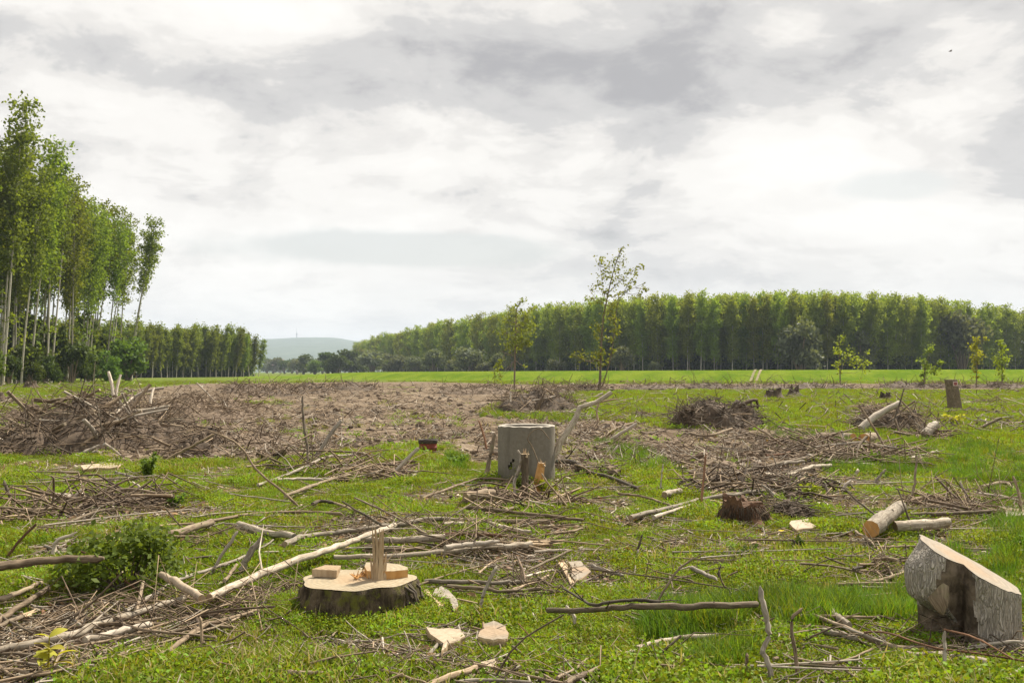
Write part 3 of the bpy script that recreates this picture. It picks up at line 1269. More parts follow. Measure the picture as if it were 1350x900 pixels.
# undergrowth along the left grove
for px, d, hp, k in ((168, 168, 66, BG[0]), (140, 160, 44, BG[1]), (118, 150, 40, BD[0]), (95, 142, 52, BD[1]), (60, 128, 44, BD[2]), (40, 123, 52, BD[0]), (12, 116, 42, BD[1]),
                     (-15, 112, 50, BG[2]), (80, 150, 84, BG[2]), (150, 176, 60, BD[1]), (30, 140, 92, BD[0]), (120, 172, 90, BG[1])):
    bright = k in BG
    bush_at(k, px, d, hp, 'bright green bush at the foot of the left grove' if bright else 'dark green bush growing under the tall left grove',
            'bright bushes along the grove edge' if bright else 'dark undergrowth bushes in the grove')
# willows and bushes in front of the long wood
for px, d, hp, k, sq in ((492, 545, 32, BW[0], 1.5), (522, 500, 30, BW[1], 1.4), (548, 470, 24, BW[2], 1.2), (571, 430, 34, BW[0], 1.1), (600, 400, 24, BW[1], 1.2), (622, 380, 36, BW[2], 1.3),
                         (656, 356, 30, BW[0], .9), (640, 360, 20, BW[1], 1.3), (735, 330, 22, BW[2], 1.2), (862, 300, 22, BW[1], .9), (700, 345, 18, BD[0], 1.3)):
    wl = k in BW
    bush_at(k, px, d, hp, 'grey green willow bush along the foot of the long wood' if wl else 'dark low bush at the foot of the long wood', 'willow bushes before the long wood' if wl else None, sq=sq)
for px, d, hp, lab in ((1055, 292, 78, 'tall grey green willow among the darker poplars of the long wood'), (1133, 306, 62, 'smaller grey green tree in the long wood right of the tall willow'),
                       (1268, 330, 84, 'broad bluish green tree near the right end of the long wood'), (820, 305, 40, 'low rounded grey green tree before the middle of the long wood')):
    bush_at(rg.choice(BW), px, d, hp, lab, name='willow_tree', cat='tree', sq=.85)
# trees on the open plain in the gap
for i, (px, d, hp, k) in enumerate(((400, 620, 26, BD[0]), (432, 520, 30, BD[1]), (446, 500, 32, BD[2]), (415, 560, 22, BG[0]), (463, 560, 33, BD[0]), (478, 600, 36, BW[1]), (392, 700, 20, BW[0]),
                                    (375, 800, 18, BD[1]), (360, 900, 20, BW[2]), (385, 950, 22, BD[2]), (425, 800, 22, BW[0]), (352, 1100, 20, BD[0]), (410, 1100, 20, BD[1]), (440, 900, 24, BW[1]),
                                    (370, 1300, 20, BG[1]), (395, 1500, 18, BD[2]), (455, 1200, 24, BD[0]), (430, 1500, 18, BW[2]))):
    bush_at(k, px, d, hp, 'round tree out on the plain in the gap between the woods', 'trees on the plain between the woods', name='round_tree', cat='tree', sq=1.25)

# ------------------------------------------------------------------ houses at the hill foot and the mast
M['house_wall'] = far_mat('house_plaster', (.62, .56, .50), (.55, .50, .45), .3)
M['house_roof'] = far_mat('red_roof_tiles', (.36, .14, .085), (.28, .10, .065), .4)
M['mast'] = far_mat('grey_mast_metal', (.30, .31, .33), (.25, .26, .28), .3)
for i in range(16):
    px = rg.uniform(352, 402)
    d = rg.uniform(2500, 3300)
    x = (px - 675) / F * d
    z = float(hill_z(x, d))
    o = empty('house', (x, d, z - 1), 'tiny far house with a red roof at the foot of the hills', 'house', 'far houses at the hill foot', rg.uniform(0, 3))
    w, l, h = rg.uniform(9, 13), rg.uniform(11, 18), rg.uniform(5, 8)
    mb = MB()
    mb.box((0, 0, h / 2), (l, w, h))
    mb.build('wall', [M['house_wall']], o, smooth=False)
    mb = MB()
    mb.add([(-l / 2 - .5, -w / 2 - .6, h), (l / 2 + .5, -w / 2 - .6, h), (l / 2 + .5, w / 2 + .6, h), (-l / 2 - .5, w / 2 + .6, h), (-l / 2 - .5, 0, h + w * .45), (l / 2 + .5, 0, h + w * .45)],
           [(0, 1, 5, 4), (2, 3, 4, 5), (0, 4, 3), (1, 2, 5), (3, 2, 1, 0)])
    mb.build('roof', [M['house_roof']], o, smooth=False)
d = 6200
x = (391 - 675) / F * d
z = float(hill_z(x, d))
o = empty('radio_mast', (x, d, z - 2), 'thin grey radio mast on top of the far hill', 'mast')
mb = MB()
mb.tube([(0, 0, 0), (0, 0, 30), (0, 0, 44)], [3.4, 2.2, 1.8], 8)
mb.build('tower', [M['mast']], o)
mb = MB()
mb.tube([(0, 0, 26), (0, 0, 27), (0, 0, 33), (0, 0, 34)], [3.0, 5.5, 5.5, 3.0], 12)
mb.build('platform', [M['mast']], o)
mb = MB()
mb.tube([(0, 0, 44), (0, 0, 66)], [1.3, .7], 6)
mb.build('antenna', [M['mast']], o)

# ------------------------------------------------------------------ air
mb = MB()
mb.box((0, 4000, 139), (24000, 9800, 282))
m, t = new_mat('air')
vo = t.n('ShaderNodeVolumePrincipled')
vo.inputs['Color'].default_value = (.72, .84, 1.0, 1)
vo.inputs['Density'].default_value = 0.00013
mo = t.n('ShaderNodeOutputMaterial')
t.l(vo.outputs[0], mo.inputs['Volume'])
hz = mb.build('haze', [m], smooth=False)
tag(hz, kind='stuff')

# ------------------------------------------------------------------ stumps and solid things
rd = random.Random(77)


def loft_stump(rfun, zs, n=72, top=None, mi=0):
    """rfun(theta, z) radius; zs heights as functions of theta or numbers; returns verts, faces of the side"""
    verts, faces = [], []
    for k, zf in enumerate(zs):
        for i in range(n):
            th = 2 * math.pi * i / n
            z = zf(th) if callable(zf) else zf
            r = rfun(th, z)
            verts.append((r * math.cos(th), r * math.sin(th), z))
    for k in range(len(zs) - 1):
        for i in range(n):
            j = (i + 1) % n
            faces.append((k * n + i, k * n + j, (k + 1) * n + j, (k + 1) * n + i))
    return verts, faces


def n3(x, y, z, s=1.0):
    return mnoise.noise(Vector((x * s, y * s, z * s)))


def splinters(mb, c, rad, hmax, k, rng, w=.012):
    for i in range(k):
        a, r = rng.uniform(0, 6.28), rad * math.sqrt(rng.random())
        p = Vector((c[0] + r * math.cos(a), c[1] + r * .7 * math.sin(a), c[2] - .01))
        hh = hmax * rng.uniform(.25, 1.0) * (1.15 - .7 * r / rad)
        ln = Vector((rng.uniform(-.05, .05) + .10 * (r / rad) * math.cos(a), rng.uniform(-.05, .05), 1)) * hh
        ww = w * rng.uniform(.5, 1.5)
        mb.tube([p, p + ln * .6, p + ln], [ww, ww * .75, ww * .12], 4, 0)


# --- the broad mossy stump with a splinter standing on its cut
def mossy_stump():
    y0 = 6.72
    c = Vector((-1.03, y0, h1(-1.03, y0) - .01))
    o = empty('tree_stump', c, 'broad low mossy stump with pale cut top and a splinter standing on it', 'stump')
    ztop = .25

    def rf(th, z):
        ex = 1 / math.sqrt((math.cos(th) / .375) ** 2 + (math.sin(th) / .335) ** 2)
        lump = 1 + .05 * math.sin(3 * th + 1) + .03 * math.sin(7 * th)
        fl = 1 + .16 * max(0, (1 - z / ztop)) ** 1.6
        rg_ = .07 * n3(math.cos(th) * 3, math.sin(th) * 3, z * 7) + .06 * n3(math.cos(th) * 16, math.sin(th) * 16, z * 30) + .05 * n3(math.cos(th) * 9, math.sin(th) * 9, z * 12)
        return ex * (lump * fl + (rg_ if z < ztop - .004 else .2 * rg_))
    zs = [-.1] + [ztop * k / 9 for k in range(10)]
    v, f = loft_stump(rf, zs, 96)
    mb = MB()
    mb.add(v, f)
    mb.build('bark', [M['mossy']], o)
    mb = MB()
    n = 96
    # cut face: gently uneven, slightly inside the bark
    rings = [1.0, .8, .55, .3, .08]
    vs, fs = [], []
    for q in rings:
        for i in range(n):
            th = 2 * math.pi * i / n
            r = rf(th, ztop) * q * .992
            x, y = r * math.cos(th), r * math.sin(th)
            z = ztop + .003 + .006 * n3(x, y, 0, 6) + (.010 if x > .02 + .3 * y else 0) * (q < 1)
            vs.append((x, y, z))
    for k in range(len(rings) - 1):
        for i in range(n):
            j = (i + 1) % n
            fs.append((k * n + i, k * n + j, (k + 1) * n + j, (k + 1) * n + i))
    fs.append(tuple((len(rings) - 1) * n + i for i in range(n)))
    mb.add(vs, fs)
    mb.build('cut_face', [M['wood_fresh']], o, smooth=False)
    # the step left standing at the back
    mb = MB()
    pl = [(.07, -.02), (.13, -.05), (.25, -.03), (.335, .03), (.325, .11), (.26, .20), (.15, .26), (.02, .285), (.03, .14)]
    top = [(x, y, ztop + .062 + .004 * math.sin(9 * x)) for x, y in pl]
    bot = [(x, y, ztop - .02) for x, y in pl]
    k = len(pl)
    mb.add(top + bot, [tuple(range(k))], 0)
    mb.add(top + bot, [(i, k + i, k + (i + 1) % k, (i + 1) % k) for i in range(k)], 1)
    mb.build('raised_step', [M['wood_fresh'], M['wood_orange']], o, smooth=False)
    mb = MB()
    splinters(mb, (.145, -.04, ztop), .038, .40, 26, rd, .013)
    for i in range(12):
        x, y = .145 + rd.uniform(-.03, .03), -.04 + rd.uniform(-.02, .02)
        hh = rd.uniform(.28, .37)
        dx, dy = rd.uniform(-.02, .02), rd.uniform(-.02, .02)
        mb.tube([(x, y, ztop - .01), (x + dx * .4, y + dy * .4, ztop + hh * .6), (x + dx, y + dy, ztop + hh)], [.015, .012, .003], 4)
    splinters(mb, (.115, -.03, ztop), .05, .13, 14, rd, .010)
    for i in range(2):
        a = rd.uniform(-1, 1)
        mb.tube([(.15 + .03 * a, -.05, ztop), (.18 + .05 * a, -.06, ztop + .12), (.24 + .08 * a, -.05, ztop + rd.uniform(.15, .25))], [.008, .006, .002], 4)
    mb.build('splinter', [M['wood_split']], o, smooth=False)
    mb = MB()
    for i in range(46):
        p = Vector((rd.uniform(-.02, .13), rd.uniform(-.02, .10), ztop + .012))
        q = p + Vector((rd.uniform(-.05, .05), rd.uniform(-.03, .03), rd.uniform(0, .05)))
        mb.tube([p, q], [.006, .002], 4)
    mb.build('torn_fibre', [M['wood_orange']], o, smooth=False)
    # ragged bark and root on the far side
    mb = MB()
    for i in range(26):
        a = rd.uniform(-.5, .35)
        r = .37
        p = Vector((r * math.cos(a), r * math.sin(a) * .9, rd.uniform(.06, .25)))
        q = p + Vector((rd.uniform(.02, .12), rd.uniform(-.06, .04), -rd.uniform(.05, .2)))
        mb.tube([p, (p + q) / 2 + Vector((.02, 0, .02)), q], [.012, .010, .004], 4)
    mb.build('root_fringe', [M['bark_dark']], o)
    return o, c


mst, MSC = mossy_stump()


def prism(name, label, cat, corners, thick, mats, group=None, z=None, bevel=.12, wob_=.004, parent=None):
    """a flat chip or block: pixel corners on the ground (or points), with thickness"""
    lying = len(corners[0]) == 2
    pts = [Vector(p) if len(p) == 3 else at(p[0], p[1], thick + .045) for p in corners]
    if lying:
        thick += .03
        q = []
        for i, p in enumerate(pts):
            n_ = pts[(i + 1) % len(pts)]
            e = (n_ - p)
            nr = Vector((-e.y, e.x, 0)) * .10
            q += [p, p + e * rd.uniform(.25, .4) + nr * rd.uniform(-1, 1) + Vector((0, 0, rd.uniform(-.006, .006))), p + e * rd.uniform(.6, .75) + nr * rd.uniform(-1, 1) + Vector((0, 0, rd.uniform(-.006, .006)))]
        pts = q
    c = sum(pts, Vector()) / len(pts)
    base = Vector((c.x, c.y, c.z - thick))
    k = len(pts)
    mb = MB()
    top = [p for p in pts]
    mid = [c + (p - c) * (1 + rd.uniform(0, .03)) - Vector((0, 0, thick * .15)) for p in pts]
    bot = [c + (p - c) * (1 - bevel * rd.random()) - Vector((0, 0, thick)) for p in pts]
    mb.add(top + [c + Vector((0, 0, wob_))], [(i, (i + 1) % k, k) for i in range(k)], 0)
    mb.add(top + mid, [(i, k + i, k + (i + 1) % k, (i + 1) % k) for i in range(k)], 1)
    mb.add(mid + bot, [(i, k + i, k + (i + 1) % k, (i + 1) % k) for i in range(k)], 1)
    mb.add(bot, [tuple(reversed(range(k)))], 1)
    o = mb.build(name, mats, smooth=False, origin=base)
    return tag(o, label, cat, group)



prism('wood_block', 'pale sawn wedge lying on the top of the broad mossy stump', 'wood block',
      [MSC + Vector((-.31, .06, .31)), MSC + Vector((-.14, .03, .307)), MSC + Vector((-.13, .14, .318)), MSC + Vector((-.24, .16, .318))], .05, [M['wood_fresh'], M['wood_split']])
CH = [
    ('triangular pale bark chip stuck in the weeds in front of the mossy stump', [(562, 826), (607, 829), (613, 838), (598, 846), (582, 857)], .03, 'wood_board'),
    ('rounded pale wood chip with sawn top below the curved peeled stick', [(630, 838), (636, 822), (652, 818), (667, 829), (669, 841), (650, 843)], .05, 'wood_grey'),
    ('half buried pale chip in the weeds at the bottom edge of the picture', [(634, 872), (652, 868), (660, 880), (640, 886)], .02, 'wood_board'),
    ('long split bleached slab leaning off the mossy stump', [(574, 775), (582, 772), (604, 797), (598, 802)], .05, 'stick_bleached'),
    ('shorter brown slab between the mossy stump and the bleached slab', [(556, 778), (564, 776), (586, 796), (578, 799)], .05, 'wood_split'),
    ('pale upright board chip in the twigs beyond the curved peeled stick', [(749, 740), (765, 738), (766, 762), (758, 764)], .03, 'wood_grey'),
    ('narrow split chip tilted against the pale upright board chip', [(736, 742), (743, 739), (758, 768), (752, 770)], .03, 'wood_split'),
    ('weathered flat slab lying in the twigs at the right hand border', [(1312, 666), (1352, 665), (1356, 678), (1326, 680)], .07, 'wood_grey'),
    ('reddish flat board in the grass in front of the left brush pile', [(106, 613), (154, 609), (155, 615), (110, 618)], .04, 'wood_board'),
    ('pale sawdust covered chip in front of the dark root hump', [(1043, 686), (1066, 683), (1076, 693), (1050, 698)], .02, 'wood_board'),
    ('small pale chip on the grass right of the long leaning stick', [(697, 562), (707, 561), (708, 564), (698, 565)], .05, 'wood_grey'),
]
for lab, cs, th, mt in CH:
    prism('wood_chip', lab, 'wood chip', cs, th, [M[mt], M['wood_split' if mt != 'wood_split' else 'stick_tan']])


M['rot'] = simple('rotten_heartwood', (.06, .045, .03), (.20, .155, .11), 12.0, bdist=.03)


# --- the grey block of trunk with the sloping cut
def sloped_trunk():
    d0 = 5.86
    x0 = (1269 - 675) / F * d0
    c = Vector((x0, d0, h1(x0, d0) - .02))
    o = empty('trunk_block', c, 'thick grey trunk block with a sloping pale sawn top and a dark cleft', 'trunk block')

    def sm(a, b, v):
        t = min(1, max(0, (v - a) / (b - a)))
        return t * t * (3 - 2 * t)

    def dang(a, b):
        return abs((a - b + math.pi) % (2 * math.pi) - math.pi)

    def rf(th, z):
        ex = 1 / math.sqrt((math.cos(th) / .305) ** 2 + (math.sin(th) / .25) ** 2)
        r = ex * (1 + .03 * math.sin(4 * th + .5) + .02 * math.sin(9 * th))
        r *= 1 - .30 * math.exp(-(dang(th, R(185)) / .62) ** 2) * sm(.46, .66, z)
        cl = R(238) + .25 * (z - .3)
        r *= 1 - .52 * math.exp(-(dang(th, cl) / .25) ** 2)
        # bulge of the left lobe high up, hollow beneath it
        r *= 1 + .15 * math.exp(-(dang(th, R(190)) / .5) ** 2) * math.exp(-((z - .42) / .16) ** 2)
        r *= 1 - .62 * math.exp(-(dang(th, R(200)) / .75) ** 4) * (1 - sm(.16, .33, z))
        r *= 1 + .05 * (1 - sm(0, .12, z)) * (dang(th, R(200)) > .9)
        x, y = math.cos(th), math.sin(th)
        r += .010 * n3(x * 4, y * 4, z * 3) + .006 * n3(x * 14, y * 14, z * 4) - .012 * max(0, n3(x * 9 + 4, y * 9, z * 1.5))
        if dang(th, cl) < .55:
            r += .035 * n3(x * 6, y * 6, z * 9)
        return r

    def ztop(th):
        z = .45
        for _ in range(6):
            z = .49 - .50 * rf(th, z) * math.cos(th) + .205 * math.sin(th) * rf(th, z)
        return z
    n, m = 128, 26
    verts, faces, mi = [], [], []
    for k in range(m + 1):
        for i in range(n):
            th = 2 * math.pi * i / n
            z = -.08 + (ztop(th) + .08) * k / m
            r = rf(th, z)
            verts.append((r * math.cos(th), r * math.sin(th), z))
    mb = MB()
    out, ins = [], []
    for k in range(m):
        for i in range(n):
            j = (i + 1) % n
            th = 2 * math.pi * (i + .5) / n
            z = verts[k * n + i][2]
            q = (k * n + i, k * n + j, (k + 1) * n + j, (k + 1) * n + i)
            ragged = .07 * n3(z * 9, th * 3, 2)
            inner = dang(th, R(238)) < .33 + ragged or (z < .20 + ragged and R(140) < th < R(262))
            (ins if inner else out).append(q)
    mb.add(verts, out, 0)
    mb.build('bark', [M['big_bark']], o)
    mb = MB()
    mb.add(verts, ins, 0)
    mb.build('hollow', [M['rot']], o)
    rings = [1.0, .75, .5, .25]
    vs, fs = [], []
    for q in rings:
        for i in range(n):
            x, y, z = verts[m * n + i]
            vs.append((x * q * .996, y * q * .996, .49 - .50 * x * q + .205 * y * q + .003 + .002 * n3(x * q, y * q, 1, 14)))
    for k in range(3):
        for i in range(n):
            j = (i + 1) % n
            fs.append((k * n + i, k * n + j, (k + 1) * n + j, (k + 1) * n + i))
    fs.append(tuple(3 * n + i for i in range(n)))
    mb = MB()
    mb.add(vs, fs)
    mb.build('cut_face', [M['wood_grey']], o, smooth=False)
    # a knob of broken wood in the cleft
    mb = MB()
    mb.tube([(-.19, -.06, .50), (-.205, -.10, .44), (-.215, -.13, .38), (-.222, -.155, .32), (-.215, -.165, .27), (-.205, -.17, .235)], [.02, .045, .06, .055, .035, .006], 14, 0, 0, rd, .16)
    mb.tube([(-.12, -.03, .52), (-.11, -.06, .46), (-.10, -.08, .40), (-.10, -.09, .33)], [.012, .03, .028, .006], 11, 0, 0, rd, .22)
    mb.build('broken_knob', [M['bark_grey'], M['wood_board']], o)


sloped_trunk()


def plain_stump(label, px, py, wpx, hpx, bark_m, face_m, flare=.35, tilt=(0, 0), roots=5, name='tree_stump', seed=1, lean=(0, 0), rag=0.0):
    rng = random.Random(seed)
    p = at(px, py)
    r0 = size(wpx, p.y) / 2
    hh = size(hpx, p.y)
    c = Vector((p.x, p.y + r0 * .8, h1(p.x, p.y + r0 * .8) - .02))
    o = empty(name, c, label, 'stump')
    ph = [rng.uniform(0, 6.28) for _ in range(4)]

    def rf(th, z):
        u = min(1, max(0, z / hh))
        fl = 1 + flare * (1 - u) ** 2 * (1 + .6 * math.sin(roots * th + ph[0]))
        return r0 * (fl + .05 * math.sin(2 * th + ph[1]) + .03 * math.sin(5 * th + ph[2]) + .07 * n3(math.cos(th) * 3 + seed, math.sin(th) * 3, z / r0 * 1.5))
    n = 56
    zs = [(lambda th, k=k: -.06 + (hh + .06 + tilt[0] * math.cos(th) + tilt[1] * math.sin(th) + rag * (n3(math.cos(th) * 2.2, math.sin(th) * 2.2, seed) + .6 * n3(math.cos(th) * 7, math.sin(th) * 7, seed))) * k / 10 if k else -.06) for k in range(11)]
    v, f = loft_stump(rf, zs, n)
    v = [(x + lean[0] * max(0, z) , y + lean[1] * max(0, z), z) for x, y, z in v]
    mb = MB()
    mb.add(v, f)
    mb.build('bark', [bark_m], o)
    top = v[10 * n:]
    cc = sum((Vector(q) for q in top), Vector()) / n
    vs = [cc + (Vector(q) - cc) * .985 + Vector((0, 0, .004)) for q in top] + [cc + (Vector(q) - cc) * .5 + Vector((0, 0, .004 + rng.uniform(-.003, .006))) for q in top]
    mb = MB()
    mb.add(vs, [(i, (i + 1) % n, n + (i + 1) % n, n + i) for i in range(n)] + [tuple(n + i for i in range(n))])
    mb.build('cut_face', [face_m], o, smooth=False)
    return o, c, r0, hh


so_, sc_, sr_, sh_ = plain_stump('dark mossy stump with a pale sliver of cut wood beside the long pale pole', 985, 694, 54, 30, M['rot_red'], M['rot_red'], .6, (-.05, .0), 5, seed=3, rag=.15)
mb = MB()
for i in range(150):      # shaggy bark fringe
    a = rd.uniform(math.pi, 2 * math.pi)
    z = rd.uniform(.05, sh_)
    r = sr_ * (1.05 + .4 * (1 - z / sh_) ** 2)
    p = Vector((r * math.cos(a), r * math.sin(a), z))
    mb.tube([p, p + Vector((.03 * math.cos(a), .03 * math.sin(a), -.03)), p + Vector((.05 * math.cos(a), .06 * math.sin(a), -rd.uniform(.06, .14)))], [.006, .005, .002], 3)
mb.build('bark_fringe', [M['root']], so_)
plain_stump('low flat stump with greyed top in the brush at the left side', 60, 669, 50, 13, M['mossy'], M['stick_bleached'], .25, (0, .02), 6, seed=5)
for i, (px, py, w, h, lab) in enumerate(((1022, 526, 20, 10, 'dark far stump on the grass right of the curled root heap'), (1048, 522, 13, 9, 'smaller dark far stump next to a white scrap'),
                                         (1169, 528, 13, 8, 'dark far stump just left of the heap with the arched slab'), (38, 512, 13, 8, 'tiny far stump on the grass before the tall left grove'))):
    plain_stump(lab, px, py, w, h, M['soil_dark'], M['soil_dark'], .8, (.06, .03), 4, seed=20 + i, rag=.5)


# --- tall leaning stump with the painted tag
def tall_post():
    o, c, r0, hh = plain_stump('tall leaning sawn trunk stub with a small painted square near its top', 1262, 541, 16, 41, M['bark_grey'], M['wood_grey'], .12, (.0, .0), 4, name='trunk_stub', seed=12, lean=(-.13, 0))
    mb = MB()
    yy = -r0 * 1.02
    zc = hh * .87
    xc = -.13 * zc + .05
    s = .10
    mb.box((xc, yy - .02, zc), (.19, .02, .19), 0)
    # small red mark on it: a ring and a bar
    for k in range(10):
        a = 2 * math.pi * k / 10
        mb.box((xc + .045 * math.cos(a), yy - .034, zc + .045 * math.sin(a)), (.036, .006, .036), 1)
    mb.box((xc, yy - .035, zc), (.05, .006, .03), 1)
    m1 = far_mat('tag_paint', (.60, .44, .40), (.52, .38, .34), 20)
    m2 = far_mat('tag_red', (.32, .06, .07), (.28, .05, .06), 20)
    mb.build('tag', [m1, m2], o, smooth=False)


tall_post()


# --- concrete well ring
def well_ring():
    d0 = 15.0
    x0 = (694 - 675) / F * d0
    c = Vector((x0, d0, h1(x0, d0) - .04))
    o = empty('concrete_ring', c, 'grey concrete well ring standing in the weeds behind broken branches', 'concrete ring')
    ro, ri, hh = .425, .345, .83
    n, m = 72, 18
    mb = MB()

    def pt(r, i, z):
        th = 2 * math.pi * i / n
        k = .004 * n3(math.cos(th) * 6, math.sin(th) * 6, z * 8)
        return ((r + k) * math.cos(th), (r + k) * math.sin(th), z)
    vo = [pt(ro, i, (hh + .012 * n3(i * .4, 0, 3) + (-.010 if i % 72 in (40, 41, 55, 60) else 0)) * k / m) for k in range(m + 1) for i in range(n)]
    vi = [pt(ri, i, hh * k / m) for k in range(m + 1) for i in range(n)]

    def hole(i, k):
        th = math.degrees(2 * math.pi * (i + .5) / n)
        z = k / m
        return (236 + 6 * math.sin(k) < th < 244 + 3 * math.sin(k * 2)) and .24 < z < .40
    q = [(k * n + i, k * n + (i + 1) % n, (k + 1) * n + (i + 1) % n, (k + 1) * n + i) for k in range(m) for i in range(n) if not hole(i, k)]
    mb.add(vo, q)
    mb.build('outer_wall', [M['concrete']], o)
    mb = MB()
    mb.add(vi, [tuple(reversed((k * n + i, k * n + (i + 1) % n, (k + 1) * n + (i + 1) % n, (k + 1) * n + i))) for k in range(m) for i in range(n)])
    mb.build('inner_wall', [M['concrete']], o)
    mb = MB()
    a = [(p[0], p[1], p[2]) for p in vo[m * n:]]
    b = [(p[0] * 1.0, p[1], p[2]) for p in vi[m * n:]]
    mid = [((p[0] * .5 + q_[0] * .5), (p[1] * .5 + q_[1] * .5), hh + .012 + .007 * n3(p[0] * 9, p[1] * 9, 0) + .012 * min(0, n3(p[0] * 5, p[1] * 5, 3) + .15)) for p, q_ in zip(a, b)]
    mb.add(a + mid + b, [(i, (i + 1) % n, n + (i + 1) % n, n + i) for i in range(n)] + [(n + i, n + (i + 1) % n, 2 * n + (i + 1) % n, 2 * n + i) for i in range(n)])
    mb.build('rim', [M['concrete_rim']], o)


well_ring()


# --- rusty half drum
def drum():
    d0 = 19.8
    x0 = (564.5 - 675) / F * d0
    c = Vector((x0, d0, h1(x0, d0) + .03))
    o = empty('rusty_drum', c, 'low rusty red drum with a sooty dark rim beyond the grass', 'drum', rz=.3)
    n = 40

    def ring(r, z, k=.0):
        return [((r + k * n3(i, z, 0)) * math.cos(2 * math.pi * i / n), r * math.sin(2 * math.pi * i / n), z + .006 * n3(i * .3, 5, 0)) for i in range(n)]
    prof = [(.165, -.02), (.172, .05), (.180, .055), (.180, .065), (.173, .07), (.176, .14)]
    mb = MB()
    vs = [p for r, z in prof for p in ring(r, z)]
    mb.add(vs, [(k * n + i, k * n + (i + 1) % n, (k + 1) * n + (i + 1) % n, (k + 1) * n + i) for k in range(len(prof) - 1) for i in range(n)])
    mb.build('drum_wall', [M['rust']], o)
    prof = [(.176, .14), (.186, .15), (.19, .185), (.192, .21), (.186, .222), (.172, .215), (.165, .10), (.155, .03), (.01, .03)]
    mb = MB()
    vs = [p for r, z in prof for p in ring(r, z)]
    mb.add(vs, [(k * n + i, k * n + (i + 1) % n, (k + 1) * n + (i + 1) % n, (k + 1) * n + i) for k in range(len(prof) - 1) for i in range(n)])
    mb.build('rim', [M['soot']], o)


drum()


# --- shrubs, saplings and single plants
def leafy_shrub():
    p = at(150, 792)
    c = Vector((p.x, p.y + .25, h1(p.x, p.y + .25)))
    rng = np.random.RandomState(9)
    o = empty('leafy_shrub', c, 'dense low leafy bush with fresh green leaves in the branches at the left', 'bush')
    mb = MB()
    cen = []
    for i in range(26):
        a = rng.uniform(0, 6.28)
        r = math.sqrt(rng.uniform(0, 1)) * .42
        z = .10 + .32 * (1 - (r / .46) ** 2) * rng.uniform(.5, 1.05)
        q = (r * math.cos(a), r * .75 * math.sin(a), z)
        cen.append(q)
        mb.tube([(q[0] * .15, q[1] * .15, -.02), (q[0] * .6, q[1] * .6, z * .6), q], [.007, .005, .002], 4)
    mb.build('stems', [M['bark_grey']], o)
    cen = np.array(cen)
    pk = rng.choice(len(cen), 2300)
    C = cen[pk] + rng.normal(size=(2300, 3)) * np.array([.085, .075, .065])
    C[:, 2] = np.maximum(C[:, 2], .01)
    V, Fq = leaf_quads(C, .030, rng, .9, 1.7)
    link_mesh('foliage', np_mesh('foliage', V, Fq), [M['leaf_bush']], o)


leafy_shrub()


def leaf_mesh(L, Wd):
    """one broad leaf along +y with a folded midrib and a drooping tip"""
    vs, fs = [], []
    k = 7
    for i in range(k + 1):
        t = i / k
        w = Wd * math.sin(math.pi * min(1, t * .93 + .04)) ** .8 * .5
        z = .10 * L * math.sin(t * 2.2) - .22 * L * t * t
        vs += [(-w, t * L, z + .25 * w), (0, t * L, z), (w, t * L, z + .25 * w)]
    for i in range(k):
        a = i * 3
        fs += [(a, a + 1, a + 4, a + 3), (a + 1, a + 2, a + 5, a + 4)]
    return np_mesh('leaf', vs, fs, True)


def yellow_plant():
    p = at(62, 897)
    o = empty('young_plant', p, 'young yellow green plant with broad leaves at the lower left corner', 'plant')
    lm = leaf_mesh(.105, .055)
    lm.materials.append(M['leaf_yellow'])
    mb = MB()
    tips = []
    for i, (dx, dy, z) in enumerate(((-.02, .0, .10), (.0, .02, .22), (.05, .0, .13), (.02, -.02, .17))):
        mb.tube([(0, 0, -.02), (dx * .5, dy * .5, z * .5), (dx, dy, z)], [.006, .004, .003], 5)
        tips.append(Vector((dx, dy, z)))
    mb.build('stem', [M['leaf_yellow']], o)
    for i in range(13):
        q = tips[i % 4] * (1 if i < 8 else .7)
        lf = bpy.data.objects.new('leaf', lm)
        COL.objects.link(lf)
        lf.parent = o
        lf.location = q
        lf.rotation_euler = (rd.uniform(-.1, .6), rd.uniform(-.4, .4), i * 2.4 + rd.uniform(-.4, .4))
        s = rd.uniform(.65, 1.1)
        lf.scale = (s, s, s)


yellow_plant()


